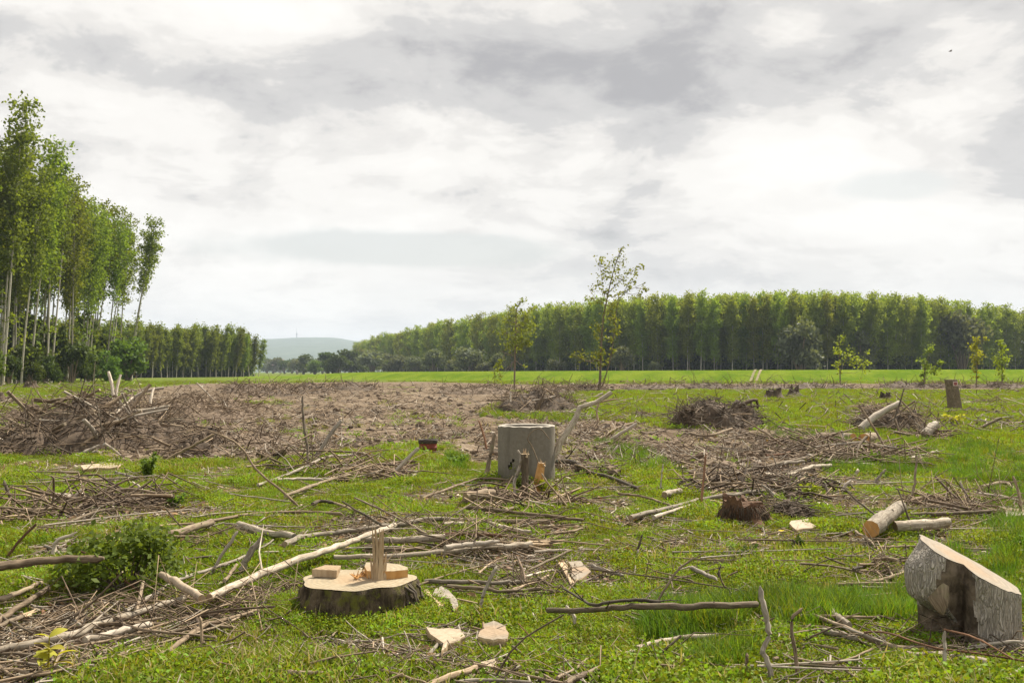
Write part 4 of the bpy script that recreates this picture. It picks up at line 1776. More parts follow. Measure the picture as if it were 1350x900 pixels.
def sapling(label, base, dist, stems, clusters, wpx, leaf_m, n, lsz, sig, name='sapling'):
    """stems: list of polylines in photo directions; clusters: (px, py, radius px, share)"""
    b = upright(base[0], base[1], dist)
    b.z = h1(b.x, b.y)
    o = empty(name, b, label, 'sapling')
    rng = np.random.RandomState(int(base[0]))
    mb = MB()
    nodes = []
    for st in stems:
        pts = [upright(px, py, dist) - b for px, py in st]
        if st is stems[0]:
            pts[0].z = min(pts[0].z, -.1)
        k = 10
        rs = resample(pts, k)
        nodes += rs[2:]
        r0 = size(wpx, dist) / 2 * (1 if st is stems[0] else (.6 if len(st) > 4 else .32))
        mb.tube(rs, [r0 * (1 - .75 * i / (k - 1)) for i in range(k)], 6, 0, None, rng, .12)
    Cs = []
    tot = sum(c[3] for c in clusters)
    for px, py, rp, sh in clusters:
        c = upright(px, py, dist) - b
        rr = size(rp, dist)
        # twig from the nearest lower stem point to the cluster
        cand = [q for q in nodes if q.z < c.z + .1] or nodes
        q = min(cand, key=lambda v: (v - c).length + abs(v.z - c.z) * .3)
        mid = q.lerp(c, .55) + Vector((0, rng.uniform(-.3, .3) * rr, -.12 * (c - q).length))
        mb.tube([q, mid, c], [size(wpx, dist) * .18, size(wpx, dist) * .12, size(wpx, dist) * .05], 4)
        m_ = int(n * sh / tot)
        sub = rng.normal(size=(max(2, m_ // 12), 3)) * rr * .55
        for s_ in sub:
            mb.tube([c, c + Vector(s_)], [size(wpx, dist) * .06, size(wpx, dist) * .025], 3)
        pk = sub[rng.choice(len(sub), m_)]
        Cs.append(np.array(c)[None] + pk * rng.uniform(.3, 1.1, (m_, 1)) + rng.normal(size=(m_, 3)) * rr * sig)
    mb.build('trunk', [M['bark_grey']], o)
    C = np.concatenate(Cs)
    V, Fq = leaf_quads(C, lsz, rng, .4)
    link_mesh('crown', np_mesh('crown', V, Fq), [leaf_m], o)


sapling('tallest young tree with sparse top and two thin stems in the middle distance', (790, 517), 85,
        [[(790, 517), (792, 480), (794, 430), (800, 395), (808, 360), (819, 326)], [(793, 512), (803, 480), (810, 440), (812, 415), (815, 400), (830, 370)],
         [(800, 400), (795, 380), (790, 342)], [(803, 385), (818, 370), (840, 352)], [(806, 392), (830, 382), (852, 372)], [(797, 400), (785, 392), (776, 380)]],
        [(819, 328, 6, 2), (812, 342, 9, 4), (790, 345, 8, 4), (803, 352, 10, 6), (822, 345, 8, 3), (832, 360, 9, 4), (845, 352, 7, 2), (798, 366, 12, 6), (815, 366, 13, 8), (826, 376, 10, 5), (850, 380, 7, 3),
         (842, 386, 8, 3), (786, 380, 9, 4), (778, 393, 7, 3), (800, 386, 10, 6), (815, 390, 9, 4), (790, 396, 8, 3), (805, 402, 7, 3),
         (798, 412, 10, 6), (808, 420, 9, 5), (788, 435, 9, 5), (786, 446, 8, 4), (810, 432, 7, 4), (806, 448, 5, 3), (808, 462, 5, 2), (790, 465, 9, 7), (783, 473, 8, 5), (766, 473, 9, 4), (756, 468, 5, 2), (792, 480, 5, 3), (800, 475, 4, 1)],
        3.3, M['leaf_sapling'], 1350, .16, .40)
sapling('slim young tree with bright green leaves left of the tallest young tree', (678, 508), 95,
        [[(678, 508), (679, 470), (680, 430), (681, 410), (686, 396)], [(680, 440), (690, 420), (703, 404)], [(680, 450), (668, 438), (660, 430)], [(679, 470), (665, 465), (658, 462)]],
        [(686, 398, 5, 2), (703, 408, 6, 1.5), (683, 410, 10, 5), (697, 424, 10, 6), (670, 424, 9, 4), (684, 428, 12, 7), (700, 436, 8, 4), (664, 440, 10, 5), (678, 446, 10, 6), (690, 448, 8, 5), (667, 456, 8, 4), (698, 452, 6, 3),
         (684, 458, 9, 5), (659, 478, 6, 3), (655, 486, 5, 2), (692, 482, 3, .6), (650, 497, 6, 2), (662, 495, 6, 2)],
        2.6, M['leaf_sapling'], 1150, .17, .45)
for i, (lab, base, d_, st, cl_) in enumerate((
        ('low spreading yellow green sapling leaning over the levee, left of three', (1108, 508), 105, [[(1108, 508), (1107, 480), (1106, 448)], [(1108, 490), (1118, 472), (1138, 480)]],
         [(1106, 450, 6, 3), (1112, 444, 4, 2), (1104, 464, 6, 4), (1116, 468, 7, 5), (1106, 478, 6, 4), (1130, 470, 7, 5), (1139, 476, 7, 5), (1124, 480, 6, 4), (1143, 463, 4, 1.5), (1109, 490, 4, 2), (1140, 486, 5, 2), (1136, 500, 5, 1)]),
        ('thin twiggy sapling with few leaves right of the levee track', (1218, 510), 100, [[(1218, 510), (1220, 485), (1227, 462)], [(1219, 498), (1232, 482), (1240, 478)]],
         [(1227, 462, 5, 3), (1218, 476, 5, 3), (1240, 478, 4, 2), (1222, 485, 6, 4), (1236, 485, 5, 2), (1217, 495, 4, 2), (1217, 505, 3, 2), (1230, 490, 4, 2)]),
        ('upright leafy sapling above the tall trunk stub', (1287, 509), 100, [[(1287, 509), (1288, 480), (1288, 444)]],
         [(1288, 448, 5, 3), (1286, 458, 6, 5), (1292, 466, 6, 4), (1284, 470, 6, 4), (1288, 478, 6, 4), (1285, 488, 5, 3), (1289, 497, 3, 1.5), (1299, 446, 3, 1)]),
        ('upright leafy sapling nearest the right border', (1321, 510), 102, [[(1321, 510), (1321, 480), (1319, 449)]],
         [(1319, 452, 5, 3), (1322, 462, 6, 4), (1317, 472, 6, 4), (1326, 474, 5, 3), (1320, 482, 7, 5), (1318, 492, 5, 2), (1324, 498, 4, 2)]))):
    sapling(lab, base, d_, st, cl_, 1.8, M['leaf_bright'] if i != 1 else M['leaf_sapling'], 420, .175, .42)


def weed_plant(label, px, py, hpx, wpx, mat, n=160, lsz=.03, name='weed_plant'):
    p = at(px, py)
    rng = np.random.RandomState(int(px * 7 + py))
    hh, w = size(hpx, p.y), size(wpx, p.y) / 2
    o = empty(name, p, label, 'weed')
    mb = MB()
    cs = []
    for i in range(9):
        a = rng.uniform(0, 6.28)
        tip = Vector((w * .8 * math.cos(a), w * .6 * math.sin(a), hh * rng.uniform(.55, 1)))
        mb.tube([(0, 0, -.02), tip * .55 + Vector((0, 0, .1 * hh)), tip], [.006, .005, .002], 4)
        cs += [tip * float(q) for q in rng.uniform(.35, 1, 5)]
    mb.build('stems', [M['weed2']], o)
    C = np.array([tuple(c) for c in cs])[rng.choice(len(cs), n)] + rng.normal(size=(n, 3)) * np.array([w * .16, w * .16, hh * .07])
    V, Fq = leaf_quads(C, lsz, rng, .8, 2.0)
    link_mesh('foliage', np_mesh('foliage', V, Fq), [M[mat]], o)


for lab, px, py, hp, wp, mt, n_, ls in (
        ('dark green leafy weed in front of the big left brush pile', 194, 632, 34, 26, 'leaf_bush', 200, .045),
        ('yellow leaved weed growing against the concrete ring', 678, 634, 30, 26, 'leaf_bright', 200, .035),
        ('dark leafy weed between the two broken stubs', 692, 655, 34, 24, 'leaf_bush', 220, .035),
        ('green weed clump at the foot of the orange broken stub', 722, 655, 24, 30, 'weed', 160, .03),
        ('low dark weed before the far brush heap on the grass', 232, 668, 22, 26, 'leaf_bush', 140, .03),
        ('dark thistle like clump on the grass left of the rusty drum', 1052, 727, 20, 20, 'leaf_dark', 120, .025),
        ('low dark weed in the grass below the dark mossy stump', 972, 738, 18, 60, 'leaf_dark', 240, .025),
        ('yellow flowering weed on the grass below the tall trunk stub', 1258, 560, 16, 30, 'leaf_yellow', 160, .06),
        ('green tuft beside the antler shaped pale root', 1068, 660, 24, 36, 'leaf_bright', 160, .03),
        ('leafy weed beside the red flower', 985, 650, 18, 16, 'weed', 110, .03),
        ('dark rounded weed tuft left of the concrete ring', 602, 617, 18, 32, 'leaf_bush', 200, .035),
        ('green weed clump among the criss crossed poles by the right heap', 1150, 616, 22, 30, 'leaf_bush', 160, .035)):
    weed_plant(lab, px, py, hp, wp, mt, n_, ls)


def flower(label, px, py, hpx, colr, r):
    p = at(px, py)
    o = empty('flower', p, label, 'flower')
    hh = size(hpx, p.y)
    mb = MB()
    mb.tube([(0, 0, -.02), (.01, 0, hh * .6), (0, 0, hh)], [.004, .003, .003], 4)
    mb.build('stem', [M['weed']], o)
    mb = MB()
    for k in range(6):
        a = k * math.pi / 3
        c_, s_ = math.cos(a), math.sin(a)
        mb.add([(0, 0, hh), (r * c_ - r * .4 * s_, r * s_ + r * .4 * c_, hh + r * .5), (1.15 * r * c_, 1.15 * r * s_, hh + r * .35), (r * c_ + r * .4 * s_, r * s_ - r * .4 * c_, hh + r * .5)], [(0, 1, 2, 3)])
    mb.build('petals', [colr], o)


M['flower_red'] = leafmat('red_petals', (.55, .035, .015), var=.1, hue=.0)
flower('small red flower behind the long pale pole and dark stump', 992, 650, 9, M['flower_red'], .035)
flower('single yellow flower on the grass below the dark mossy stump', 1030, 706, 6, M['flower'], .024)


def bird():
    p = upright(1253, 68, 95)
    o = empty('bird', p, 'tiny dark bird flying high in the upper right sky', 'bird')
    mb = MB()
    mb.tube([(-.17, 0, 0), (-.08, 0, .01), (.06, 0, .015), (.13, 0, .03), (.17, 0, .025)], [.012, .04, .05, .03, .006], 8)
    for s in (-1, 1):
        mb.add([(.06, 0, .03), (.10, s * .16, .09), (.02, s * .34, .06), (-.05, s * .16, .075), (-.06, 0, .03)], [(0, 1, 3, 4), (1, 2, 3)])
    mb.build('body', [M['bark_dark']], o)


bird()

# ------------------------------------------------------------------ fallen branches, poles and sticks, one by one
rb = random.Random(4242)
CUT = {'bark_pale': 'wood_grey', 'bark_grey': 'wood_board', 'bark_dark': 'bark_dark', 'stick_tan': 'wood_board', 'stick_red': 'stick_red', 'stick_bleached': 'stick_bleached', 'root': 'root'}


def branch(label, mt, how, w0, w1, pts, twigs=0, cut=None, name='branch', cat='branch', group=None, end=None):
    """how: 'g' lies on the ground, 'v' stands up from its first point; widths in photo pixels at the first/last point"""
    W_ = []
    if how == 'g':
        for p in pts:
            q = at(p[0], p[1], (p[2] if len(p) > 2 else 0) + .05)
            r = size((w0 + w1) / 4, q.y)
            W_.append(at(p[0], p[1], (p[2] if len(p) > 2 else 0) + .065 + r))
    else:
        b = at(pts[0][0], pts[0][1], .0)
        lean = rb.uniform(.1, .5)
        for i, p in enumerate(pts):
            q = upright(p[0], p[1], b.y)
            dz = q.z - b.z
            q = upright(p[0], p[1], b.y + lean * max(0, dz) * (p[2] if len(p) > 2 else 1))
            if i == 0:
                q.z -= .03
            W_.append(q)
    k = max(7, min(26, 4 * len(pts)))
    rs = resample(W_, k)
    L = sum((rs[i + 1] - rs[i]).length for i in range(k - 1))
    r0, r1 = size(w0, W_[0].y) / 2, size(w1, W_[-1].y) / 2
    rads = []
    ph = rb.uniform(0, 6)
    for i in range(k):
        t = i / (k - 1)
        r = (r0 * (1 - t) + r1 * t) * (1 + .06 * math.sin(t * 9 + ph) + rb.uniform(-.025, .025))
        rads.append(r)
        if 0 < i < k - 1:
            rs[i] = rs[i] + Vector((rb.gauss(0, .22), rb.gauss(0, .22), rb.gauss(0, .16))) * min(r, .03)
    mb = MB()
    n = 10 if max(w0, w1) > 7 else (8 if max(w0, w1) > 4 else 6)
    if mt in ('stick_tan', 'stick_bleached', 'bark_dark', 'stick_red', 'root'):   # broken, not sawn
        ax = (rs[-1] - rs[-2]).normalized()
        rs2 = rs + [rs[-1] + ax * rads[-1] * rb.uniform(.6, 2.5) + Vector((rb.gauss(0, .3), rb.gauss(0, .3), rb.gauss(0, .3))) * rads[-1]]
        mb.tube(rs2, rads + [rads[-1] * rb.uniform(.15, .5)], n, 0, 1, rb, .06)
    else:
        mb.tube(rs, rads, n, 0, 1, rb, .05)
    for _ in range(twigs + (rb.randrange(0, 3) if how == 'g' and L > .6 and max(w0, w1) < 9 else 0)):
        i = rb.randrange(1, k - 1)
        p = rs[i]
        ax = (rs[i + 1] - rs[i - 1]).normalized()
        side = ax.cross(Vector((0, 0, 1))).normalized() * rb.choice((-1, 1))
        ln = min(.55, L * rb.uniform(.08, .26))
        d = (ax * rb.uniform(.3, 1.0) + side * rb.uniform(.2, .9) + Vector((0, 0, rb.uniform(.05, .55)))).normalized()
        q1 = p + d * ln * .5 + Vector((rb.gauss(0, .06), rb.gauss(0, .06), 0)) * ln
        q2 = p + d * ln + Vector((rb.gauss(0, .12), rb.gauss(0, .12), rb.uniform(-.15, .1))) * ln
        hz_ = h1(q2.x, q2.y)
        q2.z = max(q2.z, hz_ + .01)
        r = rads[i] * rb.uniform(.28, .5)
        mb.tube([p, q1, q2], [r, r * .75, r * .35], 5, 0)
        if rb.random() < .6:
            q3 = q1 + (d + Vector((rb.gauss(0, .5), rb.gauss(0, .5), rb.uniform(0, .4)))).normalized() * ln * .4
            mb.tube([q1, q3], [r * .5, r * .2], 4, 0)
    # knots
    for _ in range(int(L / .45) if max(w0, w1) > 4 else 0):
        i = rb.randrange(1, k - 1)
        p = rs[i]
        d = Vector((rb.gauss(0, 1), rb.gauss(0, 1), abs(rb.gauss(0, 1)))).normalized()
        mb.tube([p, p + d * rads[i] * 1.2], [rads[i] * .38, rads[i] * .2], 5, 0)
    mats = [M[mt], M[cut or CUT[mt]]]
    o = mb.build(name, mats, origin=rs[0])
    if end:                       # splintered tail
        eb = MB()
        ax = (rs[-1] - rs[-3]).normalized()
        for i in range(12):
            s = rs[-1] + Vector((rb.gauss(0, .4), rb.gauss(0, .4), rb.gauss(0, .4))) * rads[-1]
            e = s + ax * end * rb.uniform(.3, 1) + Vector((rb.gauss(0, .05), rb.gauss(0, .05), rb.gauss(0, .03))) * end
            eb.tube([s - ax * rads[-1], (s + e) / 2, e], [rads[-1] * .45, rads[-1] * .3, .002], 4)
        eb.build('splintered_end', [M['wood_split']], o, smooth=False, origin=rs[0])
    return tag(o, label, cat, group)


B = [
 # the left foreground
 ('thick tan log end entering at the left border in front of the leafy bush', 'stick_tan', 'g', 13, 10, [(-30, 752, .2), (0, 747, .2), (63, 738, .2), (128, 737, .2)], 0),
 ('long pale birch trunk running from the lower left corner up behind the mossy stump', 'bark_pale', 'g', 12, 9, [(-30, 862), (0, 856), (75, 841), (126, 825), (176, 809), (243, 788)], 1),
 ('pale birch trunk continuing from the split brown piece to behind the splinter', 'bark_pale', 'g', 11, 7, [(276, 787, .05), (341, 757, .05), (415, 731, .05), (460, 714, .05), (501, 700, .05), (520, 692)], 2),
 ('pale birch pole arching over the grass behind the mossy stump', 'bark_pale', 'g', 8, 6, [(375, 717), (403, 707), (450, 701), (491, 696), (530, 690), (567, 684), (612, 685)], 2),
 ('peeled pale log lying below the long birch trunk', 'stick_bleached', 'g', 10, 8, [(112, 843), (150, 834), (197, 822)], 0),
 ('long tan stick sweeping up from the bottom twigs toward the mossy stump', 'stick_tan', 'g', 8, 5, [(209, 865), (227, 854), (265, 826), (295, 817), (340, 804)], 1),
 ('greyed stick sloping under the leafy bush at the left border', 'stick_tan', 'g', 9, 7, [(-20, 832), (0, 817), (30, 796), (63, 775)], 0),
 ('stick with a splintered orange broken tip at the left border', 'bark_grey', 'g', 7, 6, [(-20, 832), (0, 824), (33, 811)], 0, None, .16),
 ('short pale birch piece standing steeply out of the long birch trunk', 'bark_pale', 'v', 10, 8, [(312, 764), (325, 738), (346, 708)], 0),
 ('thin pale stick leaning beside the short steep birch piece', 'stick_bleached', 'v', 5, 4, [(272, 762), (292, 732), (312, 702)], 1),
 ('split brown chunk lying across the long birch trunk', 'wood_like', 'g', 9, 11, [(212, 757, .1), (237, 770, .08), (266, 789, .06)], 0),
 ('thin arching brown whip in front of the leafy bush', 'stick_red', 'v', 3, 2.5, [(208, 791), (177, 774), (131, 740), (108, 727)], 0),
 ('thick short log with a cut end on the grass above the leafy bush', 'bark_grey', 'g', 10, 9, [(222, 703), (250, 697), (279, 688)], 0),
 ('long thin pole running away right from the short cut log', 'stick_tan', 'g', 5, 4, [(281, 686), (340, 677), (400, 675), (449, 677)], 1),
 ('thin pale stick left of the short cut log', 'stick_tan', 'g', 4, 3, [(207, 694), (230, 691), (256, 690)], 0),
 ('log with sawn near end between the two birch poles', 'bark_pale', 'g', 12, 8, [(315, 692), (345, 700), (388, 707)], 0),
 ('thin stick lying just under the sawn log', 'stick_tan', 'g', 4, 3, [(218, 707), (240, 707), (262, 707)], 0),
 ('dark wet stick across the grass beyond the steep birch piece', 'bark_dark', 'g', 4, 3, [(206, 748), (245, 737), (278, 733)], 1),
 ('pale pole leading from the split brown chunk toward the right grass', 'stick_bleached', 'g', 6, 4, [(166, 805), (200, 785), (240, 762), (283, 748), (330, 730)], 1),
 ('slim tan stick at the base of the steep birch piece', 'stick_tan', 'g', 5, 4, [(296, 765), (303, 757), (312, 744)], 0),
 ('thin dark whip crossing the twig heap in the lower left', 'bark_dark', 'g', 2.5, 2, [(75, 792), (120, 788), (165, 802), (205, 836), (285, 844)], 0),
 ('slim long stick low in the lower left twigs', 'stick_tan', 'g', 4, 2.5, [(85, 855), (160, 840), (215, 822), (280, 803), (345, 780)], 1),
 ('second slim long stick beneath the first in the lower left twigs', 'bark_grey', 'g', 4, 2.5, [(120, 872), (180, 855), (230, 842), (300, 820), (345, 797)], 1),
 ('tan stick lying along the bottom left edge of the weeds', 'stick_tan', 'g', 5, 4, [(-10, 882), (25, 883), (52, 889), (115, 873)], 0),
 ('long straight stick at the bottom left with dark shadow under it', 'bark_grey', 'g', 4, 3, [(120, 899), (160, 890), (200, 878), (240, 868)], 0),
 ('crooked tan stick bent upright in the lower left twigs', 'stick_tan', 'v', 4, 4, [(256, 862), (266, 842), (264, 815)], 0),
 ('leaning orange brown stick at the left border above the log end', 'stick_red', 'v', 4, 3, [(2, 742), (22, 717), (47, 691)], 0),
 ('pale broken root piece standing in the grass above the tan log', 'stick_bleached', 'v', 7, 4, [(70, 735), (73, 715), (96, 704)], 0),
 ('short stout brown stick at the lower left edge', 'bark_grey', 'g', 8, 6, [(-12, 791), (12, 786), (55, 768)], 0),
 # around the mossy stump
 ('curved pole behind the splinter ending in a torn orange tail', 'bark_pale', 'g', 6, 9, [(440, 734), (522, 732), (592, 727), (642, 719), (668, 720), (700, 717)], 1, None, .42),
 ('thick log with a round cut end behind the standing splinter', 'bark_pale', 'g', 8, 10, [(481, 711, .04), (532, 712, .04), (587, 708, .04)], 0),
 ('short pale peeled piece lying on top of the curved pole', 'stick_bleached', 'g', 8, 6, [(587, 722, .06), (618, 718, .06), (652, 714, .06)], 0),
 ('thin dark whip slanting down to the tip of the splinter', 'bark_dark', 'v', 4, 2.5, [(528, 709), (500, 690), (471, 673), (452, 661)], 1),
 ('slim dark stick slanting across the birch pole behind the stump', 'bark_grey', 'g', 3.5, 2.5, [(562, 703, .05), (535, 688, .1), (506, 673, .1), (468, 656, .1)], 0),
 ('long pale pole lying to the right behind the mossy stump', 'bark_pale', 'g', 6, 5, [(560, 766), (610, 767), (655, 768), (690, 767)], 0),
 ('brown pole parallel to the pale pole right of the mossy stump', 'bark_grey', 'g', 5, 4, [(590, 772), (640, 776), (662, 779), (715, 775)], 1),
 ('curved peeled stick standing upright right of the mossy stump', 'stick_bleached', 'v', 5, 4.5, [(635, 822), (634, 800), (637, 784), (645, 764), (654, 748)], 0),
 ('small stub rising from the grass at the foot of the bleached slab', 'bark_dark', 'v', 4, 3, [(613, 808), (610, 796), (609, 788)], 0),
 ('birch pole running right across the grass toward the concrete ring', 'bark_pale', 'g', 6, 5, [(585, 691), (640, 689), (672, 697), (700, 701)], 1),
 ('second birch pole just below the one toward the concrete ring', 'bark_grey', 'g', 7, 6, [(600, 686), (650, 688), (690, 687), (725, 688)], 1),
 ('brown rod with a stubby side knot behind the thick round ended log', 'stick_red', 'g', 5, 4, [(585, 704), (620, 704), (660, 706)], 0),
 ('weathered stick half hidden under the curved pole', 'bark_grey', 'g', 6, 4, [(482, 722), (520, 724), (560, 722)], 0),
 # bottom edge
 ('long bowed stick lying along the bottom edge below the mossy stump', 'stick_tan', 'g', 5, 4, [(338, 884), (353, 877), (400, 873), (446, 872), (491, 880), (532, 891), (560, 899)], 0),
 ('short stout log piece inside the bow of the long bottom stick', 'bark_grey', 'g', 9, 8, [(379, 887), (402, 887), (426, 888)], 0),
 ('darker stick curving beneath the bowed bottom stick', 'bark_grey', 'g', 4, 3, [(395, 880), (440, 881), (463, 889), (490, 897), (520, 906)], 0),
 ('clean cut pale stick pointing up right from the bottom edge', 'stick_tan', 'g', 9, 9, [(560, 905), (590, 893), (626, 880)], 0),
 ('flat stick at the very bottom edge below the pale wood chips', 'stick_bleached', 'g', 6, 4, [(600, 900), (640, 896), (700, 899)], 0),
 ('thin pale stem standing in the weeds below the mossy stump', 'stick_bleached', 'v', 2.5, 2, [(541, 880), (541, 855), (533, 832)], 0),
 # bottom middle and right
 ('long dark fallen pole resting above its shadow in the centre right weeds', 'bark_grey', 'g', 7, 9, [(722, 804, .05), (770, 804, .08), (812, 801, .11), (860, 799, .13), (907, 799, .13), (960, 797, .12), (997, 796, .09)], 1),
 ('dark crooked branch lying along the top of the long fallen pole', 'bark_dark', 'g', 3, 5, [(742, 775, .05), (765, 788, .09), (781, 797, .15), (806, 793, .17), (841, 790, .17), (868, 793, .15)], 2),
 ('curved dark twig arching over the long fallen pole', 'bark_grey', 'v', 4, 3, [(870, 832), (863, 804), (877, 776), (893, 752), (915, 735)], 1),
 ('wavy pale stick standing across the far end of the fallen pole', 'stick_bleached', 'v', 7, 7, [(1024, 905), (1010, 868), (1005, 857), (1013, 842), (1010, 814), (1003, 779)], 0),
 ('short pointed stake at the bottom edge beside the wavy pale stick', 'stick_tan', 'v', 5, 5, [(979, 905), (982, 884), (985, 864)], 0),
 ('long mossy log half sunk in the weeds below the fallen pole', 'bark_pale', 'g', 10, 7, [(806, 870), (831, 860), (857, 850), (897, 841), (947, 837)], 0),
 ('dark straight twig slanting over the half sunk mossy log', 'bark_dark', 'v', 5, 3, [(838, 886, .3), (869, 863, .3), (897, 838, .3)], 0),
 ('slim pale pole slanting right along the bottom weeds', 'stick_tan', 'g', 5, 5, [(788, 892), (836, 882), (887, 869), (930, 855)], 0),
 ('dark thick log at the bottom edge left of the slim pale pole', 'bark_grey', 'g', 9, 8, [(746, 901), (768, 890), (793, 880)], 0),
 ('short grey stick pointing up right beside the dark bottom log', 'bark_grey', 'g', 5, 4, [(735, 893), (760, 880), (780, 863)], 0),
 ('pale mossy stick in the weeds beneath the wavy pale stick', 'stick_tan', 'g', 6, 5, [(904, 885), (935, 878), (961, 873)], 0),
 ('thin stick below the pale mossy stick at the bottom edge', 'bark_grey', 'g', 4, 3, [(900, 890), (930, 887), (950, 885)], 0),
 ('little bent peeled stick in the weeds left of the fallen pole', 'stick_bleached', 'v', 5, 4, [(756, 835), (757, 815), (747, 799)], 0),
 ('thin brown stem slanting through the weeds below the chips', 'stick_red', 'v', 2, 1.6, [(722, 863), (703, 843), (684, 822)], 0),
 ('thin upright dry stem on the fallen pole near its far end', 'bark_grey', 'v', 3, 2, [(962, 797), (963, 780), (953, 770), (948, 752)], 1),
 ('thin pale bent twig hanging from the fallen pole', 'stick_tan', 'v', 2.5, 2, [(932, 828), (936, 812), (934, 798)], 0),
 # bottom right
 ('long grey brown pole slanting down from the weeds to the trunk block', 'bark_grey', 'g', 5, 8, [(1020, 800), (1060, 807), (1116, 827), (1171, 850), (1209, 855), (1241, 855)], 1),
 ('thick birch log with a round sawn end in front of the trunk block', 'bark_pale', 'g', 10, 13, [(1195, 862), (1247, 866), (1302, 874)], 0),
 ('long thin red brown whip passing in front of the trunk block', 'stick_red', 'g', 3, 3, [(1139, 833, .05), (1171, 834, .06), (1229, 853, .06), (1290, 861, .05), (1365, 873, .05)], 1),
 ('pale peeled stick standing upright at the bottom edge near the birch log', 'stick_bleached', 'v', 5, 5, [(1246, 908), (1246, 870), (1245, 837)], 0),
 ('bent pale stick standing at the bottom edge between the poles', 'stick_tan', 'v', 6, 4, [(1053, 905), (1049, 865), (1043, 820), (1056, 803)], 0),
 ('slim tan stick lying low across the bottom right weeds', 'stick_tan', 'g', 5, 3, [(1020, 868), (1043, 866), (1086, 875), (1123, 867), (1151, 854)], 1),
 ('stout pale stick cut by the lower right corner', 'stick_bleached', 'g', 8, 8, [(1305, 905), (1330, 892), (1365, 874)], 0),
 ('slim pole lying on the grass left of the trunk block', 'stick_tan', 'g', 5, 4, [(1103, 770), (1136, 769), (1194, 769)], 0),
 ('short pale pole just below the slim pole left of the trunk block', 'stick_bleached', 'g', 4, 4, [(1137, 774), (1155, 774), (1180, 776)], 0),
 ('short stubby pale birch piece in the grass above the long slanting pole', 'bark_pale', 'g', 9, 8, [(1093, 804), (1106, 814), (1120, 823)], 0),
 ('dim grey stick on the grass left of the trunk block, below the slim pole', 'bark_grey', 'g', 4, 4, [(1125, 801), (1150, 799), (1178, 796)], 0),
 ('wide pale stick flat in the grass beside the dark grey stick', 'stick_bleached', 'g', 5, 4, [(1135, 793), (1155, 795), (1172, 792)], 0),
 ('red brown whip arching up over the foot of the trunk block', 'stick_red', 'v', 3, 2.5, [(1205, 813), (1262, 818), (1310, 822), (1365, 827)], 1),
 ('second red brown whip falling toward the right border', 'stick_red', 'g', 3, 2.5, [(1245, 829, .08), (1290, 842, .1), (1335, 868, .06)], 0),
 ('thin curving rust coloured stem against the trunk block bark', 'stick_red', 'v', 2.5, 2, [(1357, 802), (1320, 800), (1293, 812)], 0),
 ('pale log stub in the grass beneath the long slanting pole', 'bark_pale', 'g', 9, 7, [(1085, 831), (1105, 835), (1130, 841)], 0),
 # right middle
 ('thick pale cut log with a round brown end facing the grass', 'bark_pale', 'g', 24, 16, [(1148, 697, .02), (1168, 681, .04), (1187, 668, .05)], 0, 'wood_orange', None),
 ('thick birch log lying right of the brown ended log', 'bark_pale', 'g', 15, 13, [(1180, 694), (1215, 692), (1249, 688)], 0),
 ('thin branch rising right out of the brown ended log', 'bark_grey', 'v', 4, 3, [(1187, 670), (1200, 655), (1206, 636), (1208, 600)], 1),
 ('dark slim twig slanting down across the thick cut logs', 'bark_dark', 'v', 3, 2, [(1181, 707), (1155, 680), (1130, 660), (1115, 645)], 0),
 ('tall dark twig standing before the brown ended log', 'bark_dark', 'v', 3, 2, [(1207, 700), (1194, 672), (1184, 645)], 0),
 ('bent pale branch in the grass at the right border', 'stick_tan', 'g', 6, 4, [(1294, 642), (1325, 636), (1340, 648), (1360, 656)], 1),
 ('slender tan branch behind the thick birch log', 'stick_tan', 'g', 5, 4, [(1185, 662), (1225, 655), (1268, 648)], 1),
 ('long slim dead branch among the twigs above the thick birch log', 'bark_grey', 'g', 6, 4, [(1200, 678), (1260, 676), (1330, 672)], 2),
 ('pale stick across the dark twigs near the flat slab', 'stick_bleached', 'g', 4, 4, [(1305, 700), (1330, 700), (1360, 702)], 0),
 ('forked dead branch leaning right of the thick birch log', 'stick_bleached', 'v', 5, 3, [(1285, 672), (1275, 655), (1266, 636)], 2),
 ('dark dead twig reaching over the slab at the right border', 'bark_dark', 'v', 3, 2, [(1300, 720), (1330, 716), (1362, 716)], 1),
 ('long straight stick on the grass below the tall trunk stub', 'bark_grey', 'v', 4, 4, [(1277, 570), (1300, 560), (1320, 551)], 0),
 ('pale stick flat on the grass right of the tall trunk stub', 'stick_tan', 'g', 3, 3, [(1312, 560), (1335, 558), (1360, 557)], 0),
 ('small white stick in the grass below the long straight stick', 'stick_bleached', 'v', 4, 3, [(1285, 586), (1289, 578)], 0),
 ('stack of sticks rod one, lying toward the trunk block', 'stick_tan', 'g', 4, 3, [(1130, 733), (1160, 726), (1178, 719)], 0),
 ('dark rod crossing the small twig stack beyond the trunk block', 'bark_dark', 'g', 4, 3, [(1125, 750), (1155, 740), (1200, 722)], 1),
 ('tan rod lowest in the small twig stack beyond the trunk block', 'stick_tan', 'g', 4, 3, [(1150, 766), (1175, 760), (1196, 752)], 0),
 ('crooked dark rod on the left of the small twig stack', 'bark_grey', 'g', 4, 3, [(1128, 700), (1150, 715), (1165, 736), (1178, 760)], 1),
 # the long pale pole and the dark stump
 ('long pale pole lying from the grass up past the dark mossy stump', 'bark_pale', 'g', 7, 4, [(831, 682), (880, 670), (922, 659), (965, 652), (1010, 646), (1080, 642)], 1),
 ('vertical dry stick standing in front of the long pale pole', 'stick_red', 'v', 4, 3, [(923, 674), (927, 640), (930, 603)], 0),
 ('bleached branching root lying on the dark mossy stump', 'stick_bleached', 'v', 7, 3, [(1026, 660), (1018, 650), (1006, 640)], 3),
